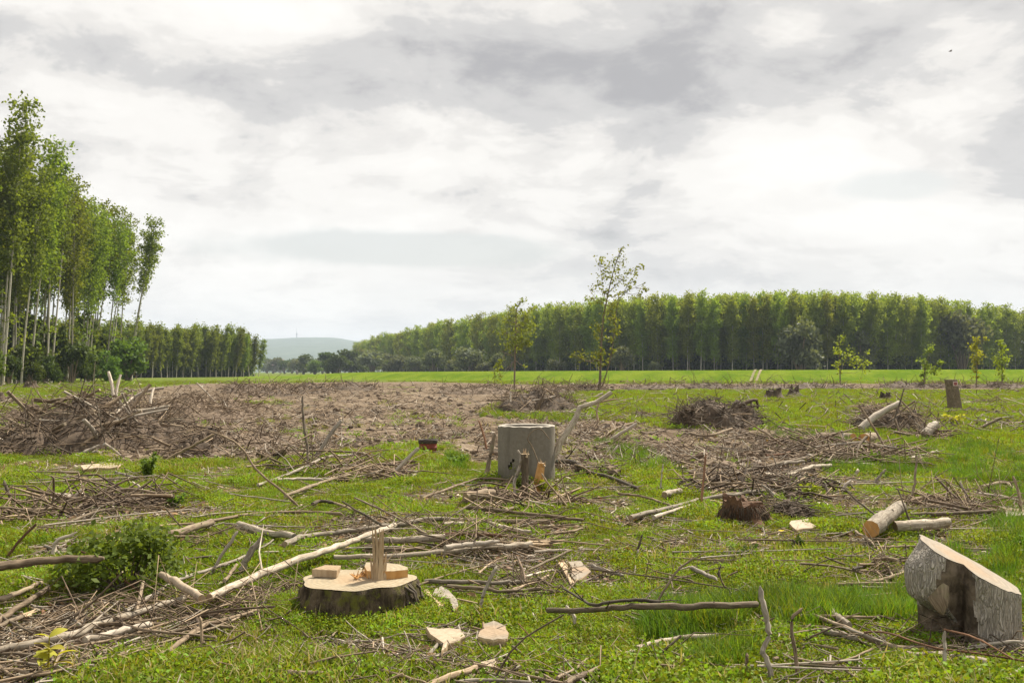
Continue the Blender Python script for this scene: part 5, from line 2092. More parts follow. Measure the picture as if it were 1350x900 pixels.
 ('antler shaped pale root on the grass beyond the dark root hump', 'stick_bleached', 'v', 6, 4, [(1096, 655), (1108, 649), (1118, 636)], 1),
 ('pale upright prong of root beside the antler shaped root', 'stick_bleached', 'v', 6, 3, [(1100, 658), (1092, 650), (1088, 638)], 0),
 ('brown pole lying over the bare soil edge right of the vertical stick', 'bark_grey', 'g', 5, 4, [(931, 632), (975, 624), (1018, 615), (1065, 604)], 1),
 ('slim pole below the long pale pole, pointing at the dark stump', 'stick_tan', 'g', 5, 3, [(918, 658), (945, 662), (965, 668)], 0),
 ('short pale log stub on the grass behind the long pale pole', 'bark_pale', 'g', 9, 8, [(876, 652), (886, 649), (896, 647)], 0),
 ('slim tan stick on the grass left of the pale log stub', 'stick_tan', 'g', 3.5, 3, [(815, 650), (850, 655), (886, 667)], 0),
 ('flat pale rod over the twigs below the long pale pole', 'stick_bleached', 'g', 6, 3, [(862, 682), (885, 674), (915, 664)], 0),
 ('pale thin stem standing alone in the grass right of the ring', 'stick_bleached', 'v', 2.5, 2, [(870, 652), (872, 630), (874, 612)], 0),
 ('thin twig curving over the front of the dark mossy stump', 'stick_tan', 'v', 3, 2, [(972, 697), (1000, 682), (1015, 672), (1022, 658)], 0),
 # around the concrete ring
 ('long bent branch leaning up to the right across the concrete ring', 'bark_pale', 'v', 9.5, 5.5, [(716, 632, .1), (726, 610, .3), (740, 581, .6), (757, 555), (763, 540), (770, 534), (787, 530), (806, 517)], 0, 'wood_split'),
 ('short side fork near the tip of the long bent branch', 'stick_tan', 'v', 3, 2, [(788, 560), (789, 532), (813, 526)], 0),
 ('short bare post leaning left of the concrete ring', 'bark_grey', 'v', 7, 5, [(640, 627), (646, 604), (652, 573)], 1),
 ('thin stick leaning left beside the short bare post', 'stick_red', 'v', 3, 2.5, [(643, 599), (639, 578), (632, 556)], 0),
 ('crooked white twig rising at the foot of the broken white stub', 'stick_bleached', 'v', 4.5, 3.5, [(680, 662), (678, 635), (684, 618), (687, 604), (683, 594)], 1),
 ('arched pale stick curving from the grass to the concrete ring', 'stick_tan', 'g', 3.5, 3, [(557, 656), (580, 648), (610, 637), (635, 630, .02), (677, 633)], 0),
 ('bare pole across the debris in front of the orange broken stub', 'stick_tan', 'g', 5, 4, [(615, 669), (650, 672), (678, 675), (725, 680), (768, 685)], 1),
 ('dark fallen branch lying right of the concrete ring', 'bark_dark', 'g', 7, 4, [(733, 609), (757, 616), (775, 622), (805, 629), (840, 643)], 1),
 ('looping thin twig hanging beside the dark fallen branch', 'stick_tan', 'v', 2.5, 2, [(770, 636), (778, 624), (770, 616), (758, 612)], 0),
 ('short cut log with a round pale end among the debris left of the stubs', 'bark_grey', 'g', 14, 12, [(614, 656), (632, 652), (650, 650)], 0, 'wood_fresh'),
 ('brown stick crossed under the pole before the orange stub', 'bark_grey', 'g', 5, 3, [(663, 673), (690, 666), (711, 661)], 1),
 ('curved dry twig in front of the orange broken stub', 'stick_tan', 'v', 3, 2.5, [(757, 676), (742, 660), (722, 636), (715, 625)], 0),
 ('looped dry twig against the face of the concrete ring', 'stick_tan', 'v', 1.6, 1.2, [(722, 640), (703, 592), (696, 580), (700, 570), (712, 565), (724, 578)], 0),
 # middle left
 ('leaning peeled pole rising from the grass left of the rusty drum', 'stick_bleached', 'v', 5, 5, [(510, 632), (530, 612), (551, 591)], 0),
 ('smooth pale stake leaning right before the bare soil', 'stick_bleached', 'v', 6, 5, [(413, 606), (430, 581), (449, 555)], 0),
 ('thin dark vertical stick standing in the bare soil', 'bark_dark', 'v', 4, 3, [(407, 612), (404, 581), (400, 550), (399, 524)], 0),
 ('long thin whip leaning left over the grass in the middle left', 'stick_tan', 'v', 4, 2.5, [(400, 671), (370, 645), (340, 621), (313, 585), (277, 568)], 0),
 ('long pale pole in the low branches left of the leaning peeled pole', 'stick_bleached', 'g', 4, 3, [(340, 639), (372, 628), (405, 614), (430, 603), (480, 597)], 1),
 ('grey pole on the grass below the middle stick heap', 'bark_grey', 'g', 5, 4, [(376, 654), (400, 644), (430, 634), (462, 626)], 1),
 ('thin curved rod over the stick heap beside the smooth stake', 'stick_tan', 'v', 3, 2.5, [(497, 608), (480, 598), (450, 595), (420, 594), (380, 593)], 0),
 ('flat bleached pole across the front of the middle stick heap', 'stick_bleached', 'g', 4, 4, [(366, 632), (400, 631), (425, 632)], 0),
 ('tan pole poking from the middle stick heap toward the drum', 'stick_tan', 'g', 5, 4, [(445, 620), (480, 616), (520, 610), (545, 608)], 1),
 ('small dark curled stick lying on the grass in the middle left', 'bark_dark', 'g', 5, 4, [(412, 664), (422, 660), (438, 662)], 0),
 ('slim dry stick pointing down right from the curled dark stick', 'stick_tan', 'g', 4, 3, [(435, 661), (455, 667), (470, 674)], 0),
 ('dry stick sloping up on the brush at the left side below the big pile', 'stick_tan', 'v', 4, 3, [(112, 662), (140, 646), (168, 632)], 0),
 ('pale short stick leaning on the left brush heap', 'stick_bleached', 'v', 4, 4, [(91, 668), (99, 656), (108, 646)], 0),
 ('long low stick along the front of the left brush heap', 'stick_tan', 'g', 4, 3, [(20, 683), (70, 676), (125, 665), (185, 658)], 1),
 ('slim pole under the long low stick of the left brush heap', 'bark_grey', 'g', 4, 3, [(88, 690), (120, 676), (150, 670)], 1),
 ('stick lying at the upper edge of the left brush heap', 'stick_tan', 'g', 3.5, 3, [(86, 633), (115, 632), (140, 631)], 0),
 ('crooked dark stub poking from the left border brush', 'bark_dark', 'v', 5, 4, [(20, 668), (12, 652), (6, 636)], 1),
 ('pale bowed stick in the grass beyond the left brush heap', 'stick_bleached', 'g', 3.5, 3, [(153, 622), (168, 626), (180, 629)], 0),
 ('short pale stick upright by the left brush heap', 'stick_bleached', 'v', 4, 3, [(193, 653), (186, 644), (176, 636)], 0),
 ('long stick from the big left pile reaching to the dirt', 'stick_tan', 'v', 4, 3, [(207, 613), (230, 600), (255, 587), (280, 573)], 0),
 ('slanting pale rod on bare soil right of the ring', 'stick_bleached', 'v', 5, 4, [(798, 583), (818, 571), (838, 559)], 0),
 ('small pale rod leaning on the soil before the slanting rod', 'stick_bleached', 'v', 4, 3, [(804, 602), (809, 595), (814, 588)], 0),
 ('flat pole lying in front of the curled root heap', 'stick_tan', 'g', 3.5, 3, [(898, 567), (930, 569), (965, 571)], 0),
 ('thin arching branch reaching from the curled root heap to the right', 'bark_grey', 'v', 3, 2, [(1055, 600), (1020, 577), (995, 562), (978, 552)], 1),
 # far right heap, poles laid on the grass
 ('long pole lying in front of the two orange cut logs', 'stick_tan', 'g', 5, 4, [(1050, 573), (1086, 583), (1140, 587), (1187, 588), (1222, 592)], 1),
 ('pale pole at the near edge of the right heap, toward the bare soil', 'bark_pale', 'g', 5, 4, [(1008, 618), (1035, 612), (1060, 607)], 0),
 ('bleached long pole through the middle of the right heap', 'stick_bleached', 'g', 5, 4, [(1062, 603), (1095, 608), (1152, 613)], 1),
 ('pale pole below the bleached long pole, entering the grass', 'bark_pale', 'g', 5, 5, [(1008, 636), (1040, 625), (1070, 615), (1095, 613)], 0),
 ('pole pointing up right toward the yellow green grass', 'bark_pale', 'g', 5, 4, [(1128, 606), (1150, 600), (1175, 594)], 0),
 ('greenish pole at the right end of the heap of poles', 'stick_bleached', 'g', 5, 4, [(1192, 606), (1210, 602), (1235, 597)], 0),
 ('thin pole just under the greenish pole', 'stick_tan', 'g', 3, 3, [(1200, 608), (1218, 603), (1236, 600)], 0),
 ('small peeled pole standing before the orange cut logs', 'stick_bleached', 'v', 4, 4, [(1114, 595), (1112, 583), (1111, 571)], 0),
 ('white chip like stick in the grass below the pole heap', 'stick_bleached', 'v', 5, 4, [(1124, 631), (1128, 625), (1131, 620)], 0),
 ('white stick on the grass right of the white chip like stick', 'stick_bleached', 'v', 4, 3, [(1151, 637), (1160, 627), (1167, 619)], 0),
 ('brown long branch arching left from the pole heap over the soil', 'stick_red', 'g', 3, 2.5, [(1010, 600), (1040, 590), (1065, 578), (1085, 566)], 1),
 ('tan pole lying along the back of the pole heap', 'stick_tan', 'g', 4, 3, [(1036, 562), (1060, 561), (1090, 563)], 0),
 # middle debris right of the mossy stump
 ('tan rod at the left of the centre twig heap', 'stick_tan', 'g', 4, 3, [(676, 777), (700, 769), (724, 758)], 0),
 ('short rod standing across the centre twig heap', 'stick_tan', 'v', 4, 3, [(690, 772), (688, 758), (685, 743)], 0),
 ('pale rod crossing the centre twig heap', 'stick_bleached', 'g', 4, 3, [(690, 760), (710, 755), (728, 751)], 0),
 ('dark slanting rod at the top of the centre twig heap', 'bark_grey', 'g', 4, 3, [(697, 752), (725, 738), (752, 725)], 0),
 ('low grey rod along the back of the centre twig heap', 'stick_bleached', 'g', 4, 3, [(705, 727), (735, 725), (752, 725)], 0),
 ('dry rod running right from the upright board chip', 'stick_bleached', 'g', 6, 4, [(778, 745), (800, 752), (820, 758)], 1),
 ('grey rod at the upper edge of the centre grass', 'stick_tan', 'g', 4, 3, [(730, 703), (750, 701), (768, 696)], 0),
 ('small dark twig standing in the middle of the grass', 'bark_dark', 'v', 3.5, 2.5, [(833, 735), (842, 720), (846, 706)], 1),
 ('pale small stick crossing the small dark twig', 'stick_bleached', 'v', 4, 3, [(832, 744), (837, 735), (841, 726)], 0),
 ('short pale stick on the litter right of the centre grass', 'stick_bleached', 'g', 6, 5, [(912, 748), (928, 756), (943, 762)], 0),
 ('thin dark forked twig in the grass near the right litter', 'bark_dark', 'v', 3, 2, [(961, 772), (951, 772), (947, 758), (950, 745)], 1),
 ('dark stub standing in the grass below the yellow flower', 'bark_dark', 'v', 5, 3, [(1055, 729), (1050, 720), (1046, 712)], 0),
 ('thin pole over the far grass behind the concrete ring', 'stick_tan', 'g', 3, 2.5, [(790, 577), (815, 560), (838, 557)], 0),
]
M['wood_like'] = M['wood_board']
CUT['wood_like'] = 'wood_split'
for row in B:
    lab, mt, how, w0, w1, pts, tw = row[:7]
    cut = row[7] if len(row) > 7 else None
    en = row[8] if len(row) > 8 else None
    branch(lab, mt, how, w0, w1, pts, tw, cut, 'branch', 'branch', None, en)

# more slash lying criss-cross in the weeds
k = 0
while k < 54:
    u = rb.uniform(1 / 17, 1 / 5.2)
    y = 1 / u
    x = rb.uniform(-.52, .52) * y
    if dirt_mask(x, y)[0] > .3 or (abs(x + 1.03) < .75 and 5.4 < y < 7.4) or (x > 2.1 and 4.9 < y < 6.6) or rb.random() > .25 + float(litter_mask(x, y)[0]):
        continue
    a = rb.gauss(0, .55)
    L = rb.uniform(.5, 1.5) * (1 + .03 * y)
    pts = []
    for t in (-.5, 0, .5):
        qx, qy = x + math.cos(a) * L * t + rb.gauss(0, .04), y + math.sin(a) * L * t + rb.gauss(0, .04)
        pu, pv = photo_of(qx, qy)
        pts.append((float(pu), float(pv), rb.uniform(0, .03)))
    mt = rb.choice(('stick_tan', 'bark_grey', 'bark_pale', 'stick_bleached', 'stick_tan'))
    w = rb.uniform(.010, .024) * F / y
    branch('dead branch lying criss-cross among the other slash in the weeds', mt, 'g', w, w * .6, pts, rb.randrange(0, 3), None, 'branch', 'branch', 'slash branches lying criss-cross in the weeds')
    k += 1


# --- the two broken stubs in front of the ring
def stub(label, pts, w0, w1, mt, spl, seed):
    r_ = random.Random(seed)
    b = at(*pts[0])
    rs = [upright(p[0], p[1], b.y) for p in pts]
    rs[0].z -= .05
    rs = resample(rs, 8)
    o = empty('broken_stub', b, label, 'broken stub')
    mb = MB()
    mb.tube([p - b for p in rs], [size(w0 + (w1 - w0) * i / 7, b.y) / 2 * r_.uniform(.9, 1.1) for i in range(8)], 9, 0, 1, r_, .12)
    mb.build('stub_wood', [M[mt], M['wood_split']], o, smooth=False)
    mb = MB()
    t = rs[-1] - b
    for i in range(10):
        p = t + Vector((r_.gauss(0, .35), r_.gauss(0, .35), 0)) * size(w1, b.y) * .6 - Vector((0, 0, .04))
        mb.tube([p, p + Vector((r_.gauss(0, .015), 0, spl * r_.uniform(.3, 1)))], [size(w1, b.y) * .16, .003], 4)
    mb.build('splinter', [M[spl and 'wood_split']], o, smooth=False)


stub('orange broken stub with vertical torn grain in front of the concrete ring', [(708, 654), (711, 630), (714, 610)], 13, 10, 'wood_orange', .10, 3)
stub('broken stub with a white torn top left of the orange stub', [(692, 660), (692, 630), (692, 598)], 9, 11, 'bark_grey', .12, 4)

# --- two cut logs with orange ends facing the viewer in the right heap
for lab, px, py, rpx in (('dark orange cut log end in the right heap, left of two', 1125, 579, 8), ('brighter orange cut log end in the right heap, right of two', 1139, 579, 8)):
    d = 21.6
    c = upright(px, py, d)
    r = size(rpx, d)
    mb = MB()
    dx = -.25 if px < 1130 else .25
    mb.tube([c, c + Vector((dx, .35, 0)), c + Vector((dx * 2, .8, -.02))], [r, r * 1.0, r * .95], 16, 0, 1, rd, .04)
    o = mb.build('log', [M['bark_grey'], M['wood_orange']], origin=c)
    tag(o, lab, 'log')

# ------------------------------------------------------------------ heaps of roots and brush
rp = random.Random(31)


def heap(label, x0, x1, yb, hpx, depth, n_tangle, sticks, name='brush_pile', soil='soil', mound=.62, tang=('root', 'stick_tan', 'root'), sl=(.5, 1.5), sr=(.012, .03), tr_=(.006, .016), group=None, stick_label=None, spike=.45, shape=1.0, seed=None, stick_m=('stick_tan', 'stick_bleached', 'bark_grey', 'stick_tan', 'bark_grey', 'root')):
    r_ = random.Random(seed if seed is not None else int(x0 + yb))
    y0 = flat(0, yb)[1]
    a = size((x1 - x0) / 2, y0 + depth / 2)
    cx = ((x0 + x1) / 2 - 675) / F * (y0 + depth / 2)
    cy = y0 + depth / 2
    hh = size(hpx, y0 + depth * .4)
    b = depth / 2
    base = Vector((cx, cy, h1(cx, cy)))
    o = empty(name, base, label, 'brush pile', group if not sticks else None)

    def dome(u, v):
        q = max(0.0, 1 - (u * u + v * v))
        k_ = .5 + .62 * n3(u * 2.3 + cx, v * 2.0, cy) + .35 * n3(u * 5 + cx, v * 4, cy + 7)
        return hh * mound * (q ** .55) * max(.18, .30 + 1.05 * k_ * shape)
    n = 34
    vs, fs = [], []
    gu = np.linspace(-1.08, 1.08, n + 1)
    gz = H((cx + np.repeat(gu, n + 1) * a), (cy + np.tile(gu, n + 1) * b)) - base.z

    def gnd(u, v):
        i_ = min(n, max(0, int(round((u + 1.08) / 2.16 * n))))
        j_ = min(n, max(0, int(round((v + 1.08) / 2.16 * n))))
        return float(gz[i_ * (n + 1) + j_])
    for i in range(n + 1):
        for j in range(n + 1):
            u, v = -1.08 + 2.16 * i / n, -1.08 + 2.16 * j / n
            k = dome(u, v)
            rough = .10 * hh * n3(u * a * 2.5 + 3, v * b * 2.5, 1) + .07 * hh * n3(u * a * 7, v * b * 7, 5)
            z = k + rough * (1 if k > 0 else 0) if k > 0 else -.12
            vs.append((u * a, v * b, gnd(u, v) + z - .02))
    for i in range(n):
        for j in range(n):
            q = i * (n + 1) + j
            fs.append((q, q + n + 1, q + n + 2, q + 1))
    mb = MB()
    mb.add(vs, fs)
    mb.build('soil_mound', [M[soil]], o)
    for ti, tm in enumerate(tang):
        mb = MB()
        for _ in range(n_tangle // len(tang)):
            th, q = r_.uniform(0, 6.28), math.sqrt(r_.random())
            u, v = q * math.cos(th), q * math.sin(th)
            p = Vector((u * a, v * b, dome(u, v) + gnd(u, v)))
            d = Vector((r_.gauss(0, 1) + u * .4, r_.gauss(0, .7) + v * .3, abs(r_.gauss(0, spike)) * .8 + .01)).normalized()
            L = r_.uniform(.25, 1.0) * sl[1] * .8
            p = p - d * L * .35
            p.z = max(p.z, -.02)
            d.z *= 1 if r_.random() < .5 else .3
            bend = Vector((r_.gauss(0, .20), r_.gauss(0, .20), r_.gauss(0, .16))) * L
            r0 = r_.uniform(*tr_)
            mb.tube([p, p + d * L * .5 + bend, p + d * L + bend * r_.uniform(-1, 1.5) - Vector((0, 0, .12 * L))], [r0, r0 * .8, r0 * .35], 4)
        t_ = mb.build('root_tangle', [M[tm]], o)
        t_['kind'] = 'stuff'
    for i in range(int(sticks * .64 + .5)):
        th, q = r_.uniform(0, 6.28), math.sqrt(r_.random()) * .95
        u, v = q * math.cos(th), -abs(q * math.sin(th)) if r_.random() < .7 else q * math.sin(th)
        p = base + Vector((u * a, v * b, dome(u, v) + .04 + hh * .12 * r_.random()))
        d = Vector((r_.gauss(0, 1), r_.gauss(0, .5), r_.gauss(.0, .12 + .22 * min(1, spike)))).normalized()
        L = r_.uniform(*sl)
        r0 = r_.uniform(*sr)
        p0, p1 = p - d * L * .5, p + d * L * .5
        for w in (p0, p1):
            w.z = max(w.z, base.z + gnd((w.x - cx) / a, (w.y - cy) / b) + r0)
        bend = Vector((r_.gauss(0, .05), r_.gauss(0, .05), r_.gauss(0, .05))) * L
        mb = MB()
        pts = resample([p0, (p0 + p1) / 2 + bend, p1], 6)
        mb.tube(pts, [r0 * (1 - .35 * i_ / 5) * r_.uniform(.9, 1.1) for i_ in range(6)], 6, 0, 1, r_, .06)
        if r_.random() < .5:
            q_ = pts[3]
            dd = (d + Vector((r_.gauss(0, .6), r_.gauss(0, .6), abs(r_.gauss(0, .5))))).normalized()
            mb.tube([q_, q_ + dd * L * .2], [r0 * .5, r0 * .2], 5)
        mt = r_.choice(stick_m)
        s = mb.build('stick', [M[mt], M[CUT[mt]]], origin=p0)
        tag(s, stick_label or (('loose stick in the ' + label)), 'stick', group or ('sticks in the ' + label))
    return o


heap('big left brush pile of uprooted roots and poles', 20, 235, 603, 62, 6.5, 1100, 44, soil='soil_dark', mound=.85, sl=(.7, 2.2), sr=(.016, .05), tr_=(.005, .016), spike=.7, tang=('root', 'bark_dark', 'root', 'stick_tan'), stick_m=('stick_tan', 'bark_grey', 'bark_grey', 'stick_bleached', 'root'))
heap('dark root ball at the left border beyond the big pile', -8, 18, 534, 16, 2, 90, 0, soil='soil_dark', mound=.85, sl=(.4, 1.2), spike=.6)
heap('second brush pile right behind the big left one', 190, 335, 562, 46, 7.0, 900, 18, tang=('root', 'stick_tan', 'root'), soil='soil', mound=.55, sl=(.7, 1.8), sr=(.015, .035), spike=.75)
heap('spread of roots and soil right of the big pile', 225, 400, 606, 24, 5.0, 220, 10, soil='soil', mound=.45, sl=(.5, 1.3), spike=.25)
heap('bristling root heap on the bare soil below the slim young tree', 655, 762, 548, 40, 6.0, 620, 12, soil='soil_dark', mound=.66, sl=(.7, 1.7), sr=(.018, .04), tr_=(.008, .018), spike=1.2)
heap('low far root heap left of the bristling one', 575, 680, 521, 13, 8, 260, 4, soil='soil', mound=.6, sl=(.9, 2.4), sr=(.03, .05), tr_=(.015, .03), spike=.7)
heap('curled root heap with a dark root plate beyond the bare soil', 886, 1004, 568, 48, 2.6, 620, 10, soil='soil_dark', mound=.74, sl=(.4, 1.2), sr=(.012, .03), tr_=(.006, .016), spike=.45, tang=('root', 'bark_dark'), stick_m=('root', 'bark_grey', 'stick_tan'))
heap('dark spiky root plate left of the curled root heap', 890, 922, 569, 44, .7, 260, 0, soil='soil_dark', mound=.75, sl=(.4, .9), tr_=(.006, .02), spike=2.2, tang=('root', 'bark_dark'))
heap('right heap of earth with an arched slab of root', 1128, 1212, 573, 46, 2.8, 420, 10, soil='soil_dark', mound=.78, sl=(.5, 1.4), sr=(.012, .03), spike=.5)
heap('twiggy heap right of the arched slab heap', 1185, 1248, 585, 24, 2.0, 240, 8, soil='soil', mound=.5, sl=(.4, 1.2), spike=.5)
heap('low spread of poles and twigs left of the orange cut logs', 1010, 1190, 618, 16, 5.2, 380, 22, soil='soil', mound=.35, sl=(.6, 1.9), sr=(.012, .03), spike=.15)
heap('low brush heap at the left side below the big pile', 50, 215, 684, 24, 2.6, 300, 22, soil='soil_dark', mound=.42, sl=(.4, 1.3), sr=(.01, .024), spike=.3)
heap('low brush at the far left border above the leafy bush', -30, 62, 700, 20, 2.0, 160, 10, soil='soil_dark', mound=.35, sl=(.4, 1.1), sr=(.01, .022), spike=.3)
heap('small heap of sticks left of the rusty drum', 440, 548, 634, 12, 1.8, 200, 18, soil='soil', mound=.5, sl=(.4, 1.3), sr=(.01, .022), spike=.10)
heap('thin scatter of branches below the smooth pale stake', 355, 480, 628, 8, 2.4, 160, 14, soil='soil', mound=.2, sl=(.5, 1.6), sr=(.008, .018), spike=.03)
heap('debris of bark and chips around the two broken stubs', 622, 765, 690, 18, 1.9, 260, 14, soil='soil', mound=.3, sl=(.3, 1.0), sr=(.008, .02), spike=.35)
heap('rotten chip mound beside the short cut log with a pale end', 618, 668, 668, 14, .9, 120, 4, soil='soil_dark', mound=.8, sl=(.2, .5), sr=(.008, .016), spike=.2)
heap('centre twig heap right of the mossy stump', 660, 760, 800, 22, 1.1, 300, 16, soil='soil_dark', mound=.3, sl=(.2, .7), sr=(.006, .014), tr_=(.002, .006), spike=.25)
heap('twig heap at the right side behind the trunk block', 1180, 1365, 690, 30, 1.8, 420, 22, soil='soil_dark', mound=.35, sl=(.3, 1.1), sr=(.007, .018), tr_=(.003, .008), spike=.55)
heap('small twig stack beyond the trunk block', 1118, 1200, 766, 26, .9, 240, 16, soil='soil_dark', mound=.3, sl=(.25, .75), sr=(.006, .013), tr_=(.002, .006), spike=.2)
heap('bed of twigs along the long birch trunk in the lower left', 60, 400, 850, 26, 1.2, 700, 40, soil='soil_dark', mound=.16, sl=(.3, 1.0), sr=(.005, .014), tr_=(.002, .006), spike=.05)
heap('bed of twigs in the lower left corner', -40, 190, 905, 14, .7, 320, 16, soil='soil_dark', mound=.14, sl=(.25, .8), sr=(.005, .012), tr_=(.002, .005), spike=.05)
heap('bed of poles and twigs behind the mossy stump', 470, 720, 740, 22, 1.6, 420, 20, soil='soil_dark', mound=.2, sl=(.4, 1.3), sr=(.006, .016), tr_=(.003, .007), spike=.05)
heap('brown twig litter bed in front of the trunk block', 1130, 1370, 905, 18, .95, 420, 16, soil='soil_dark', mound=.15, sl=(.25, .9), sr=(.004, .011), tr_=(.002, .005), spike=.05)
heap('twig bed along the bottom edge below the mossy stump', 270, 620, 912, 12, .5, 420, 14, soil='soil_dark', mound=.1, sl=(.25, .8), sr=(.004, .01), tr_=(.0015, .004), spike=.05)
heap('twig bed at the bottom edge right of the clean cut stick', 640, 960, 915, 12, .55, 300, 12, soil='soil_dark', mound=.08, sl=(.25, .8), sr=(.004, .01), tr_=(.0015, .004), spike=.06)
heap('sparse twigs on the litter beyond the long fallen pole', 780, 960, 776, 10, .7, 150, 8, soil='soil_dark', mound=.1, sl=(.2, .6), sr=(.005, .011), tr_=(.002, .005), spike=.1)
heap('sparse twigs on the litter left of the small twig stack', 1000, 1105, 772, 10, .6, 110, 6, soil='soil_dark', mound=.1, sl=(.2, .6), sr=(.005, .011), tr_=(.002, .005), spike=.1)
heap('loose twigs under the long slanting pole at the lower right', 1020, 1190, 880, 12, .6, 170, 8, soil='soil_dark', mound=.08, sl=(.2, .7), sr=(.004, .010), tr_=(.0015, .004), spike=.08)
heap('bed of sticks right of the leafy bush', 215, 400, 722, 12, 1.0, 150, 8, soil='soil_dark', mound=.1, sl=(.3, .9), sr=(.005, .012), tr_=(.002, .006), spike=.08)
heap('twig fan spilling from the left end of the mossy stump', 330, 402, 812, 26, .8, 200, 10, soil='soil_dark', mound=.25, sl=(.3, .8), sr=(.005, .012), tr_=(.002, .006), spike=.15)
heap('low dark root hump right of the dark mossy stump', 1016, 1072, 694, 24, .75, 140, 0, soil='soil_dark', mound=.8, sl=(.2, .5), tr_=(.003, .009), spike=.3, tang=('root', 'bark_dark'))
heap('litter of twigs between the dark stump and the pole heap', 900, 1110, 668, 12, 2.4, 260, 12, soil='soil_dark', mound=.2, sl=(.3, 1.0), sr=(.007, .017), spike=.2)
heap('brown root clump on the grass left of the curled root heap', 832, 856, 552, 20, 1.0, 120, 0, soil='soil_dark', mound=.5, sl=(.3, .8), spike=1.3, tang=('root',))
heap('dark root ball at the far left beyond the big pile', 8, 62, 560, 30, 3, 200, 3, soil='soil_dark', mound=.7, sl=(.4, 1.2), sr=(.015, .03), spike=.7)
heap('low dark root clod before the big left pile', -6, 36, 606, 18, 1.4, 100, 2, soil='soil_dark', mound=.8, sl=(.3, .8), spike=.4)
heap('brown root clod before the second brush pile', 228, 300, 604, 42, 1.6, 200, 2, soil='soil_dark', mound=.75, sl=(.3, .9), spike=.6)
for x0, x1, yb, hp, lab in ((340, 385, 524, 15, 'far grubbed up roots behind the big left pile, before the low back stand'), (385, 440, 520, 14, 'far root clump above the thin dark vertical stick'),
                            (430, 500, 515, 10, 'long low far root line before the plain between the woods'), (300, 345, 520, 12, 'far root clump just behind the second brush pile'),
                            (820, 905, 514, 8, 'far line of roots right of the tallest young tree'), (900, 965, 513, 8, 'far line of roots above the curled root heap'),
                            (1040, 1120, 513, 9, 'far line of roots right of the levee track'), (1165, 1220, 512, 9, 'far line of roots above the arched slab heap'),
                            (1225, 1262, 512, 8, 'far root clump just left of the tall trunk stub'), (1290, 1350, 512, 8, 'far line of roots at the right border beyond the tall trunk stub'),
                            (700, 760, 520, 9, 'far root clump just behind the bristling root heap'), (745, 800, 517, 8, 'far root clump at the foot of the tallest young tree'),
                            (965, 1040, 514, 7, 'far line of roots just below the levee track')):
    heap(lab, x0, x1, yb, hp, 9, 220, 0, soil='soil_dark', mound=.75, sl=(1.0, 2.4), tr_=(.015, .04), spike=.9, group='root lines at the far edge of the clearing')


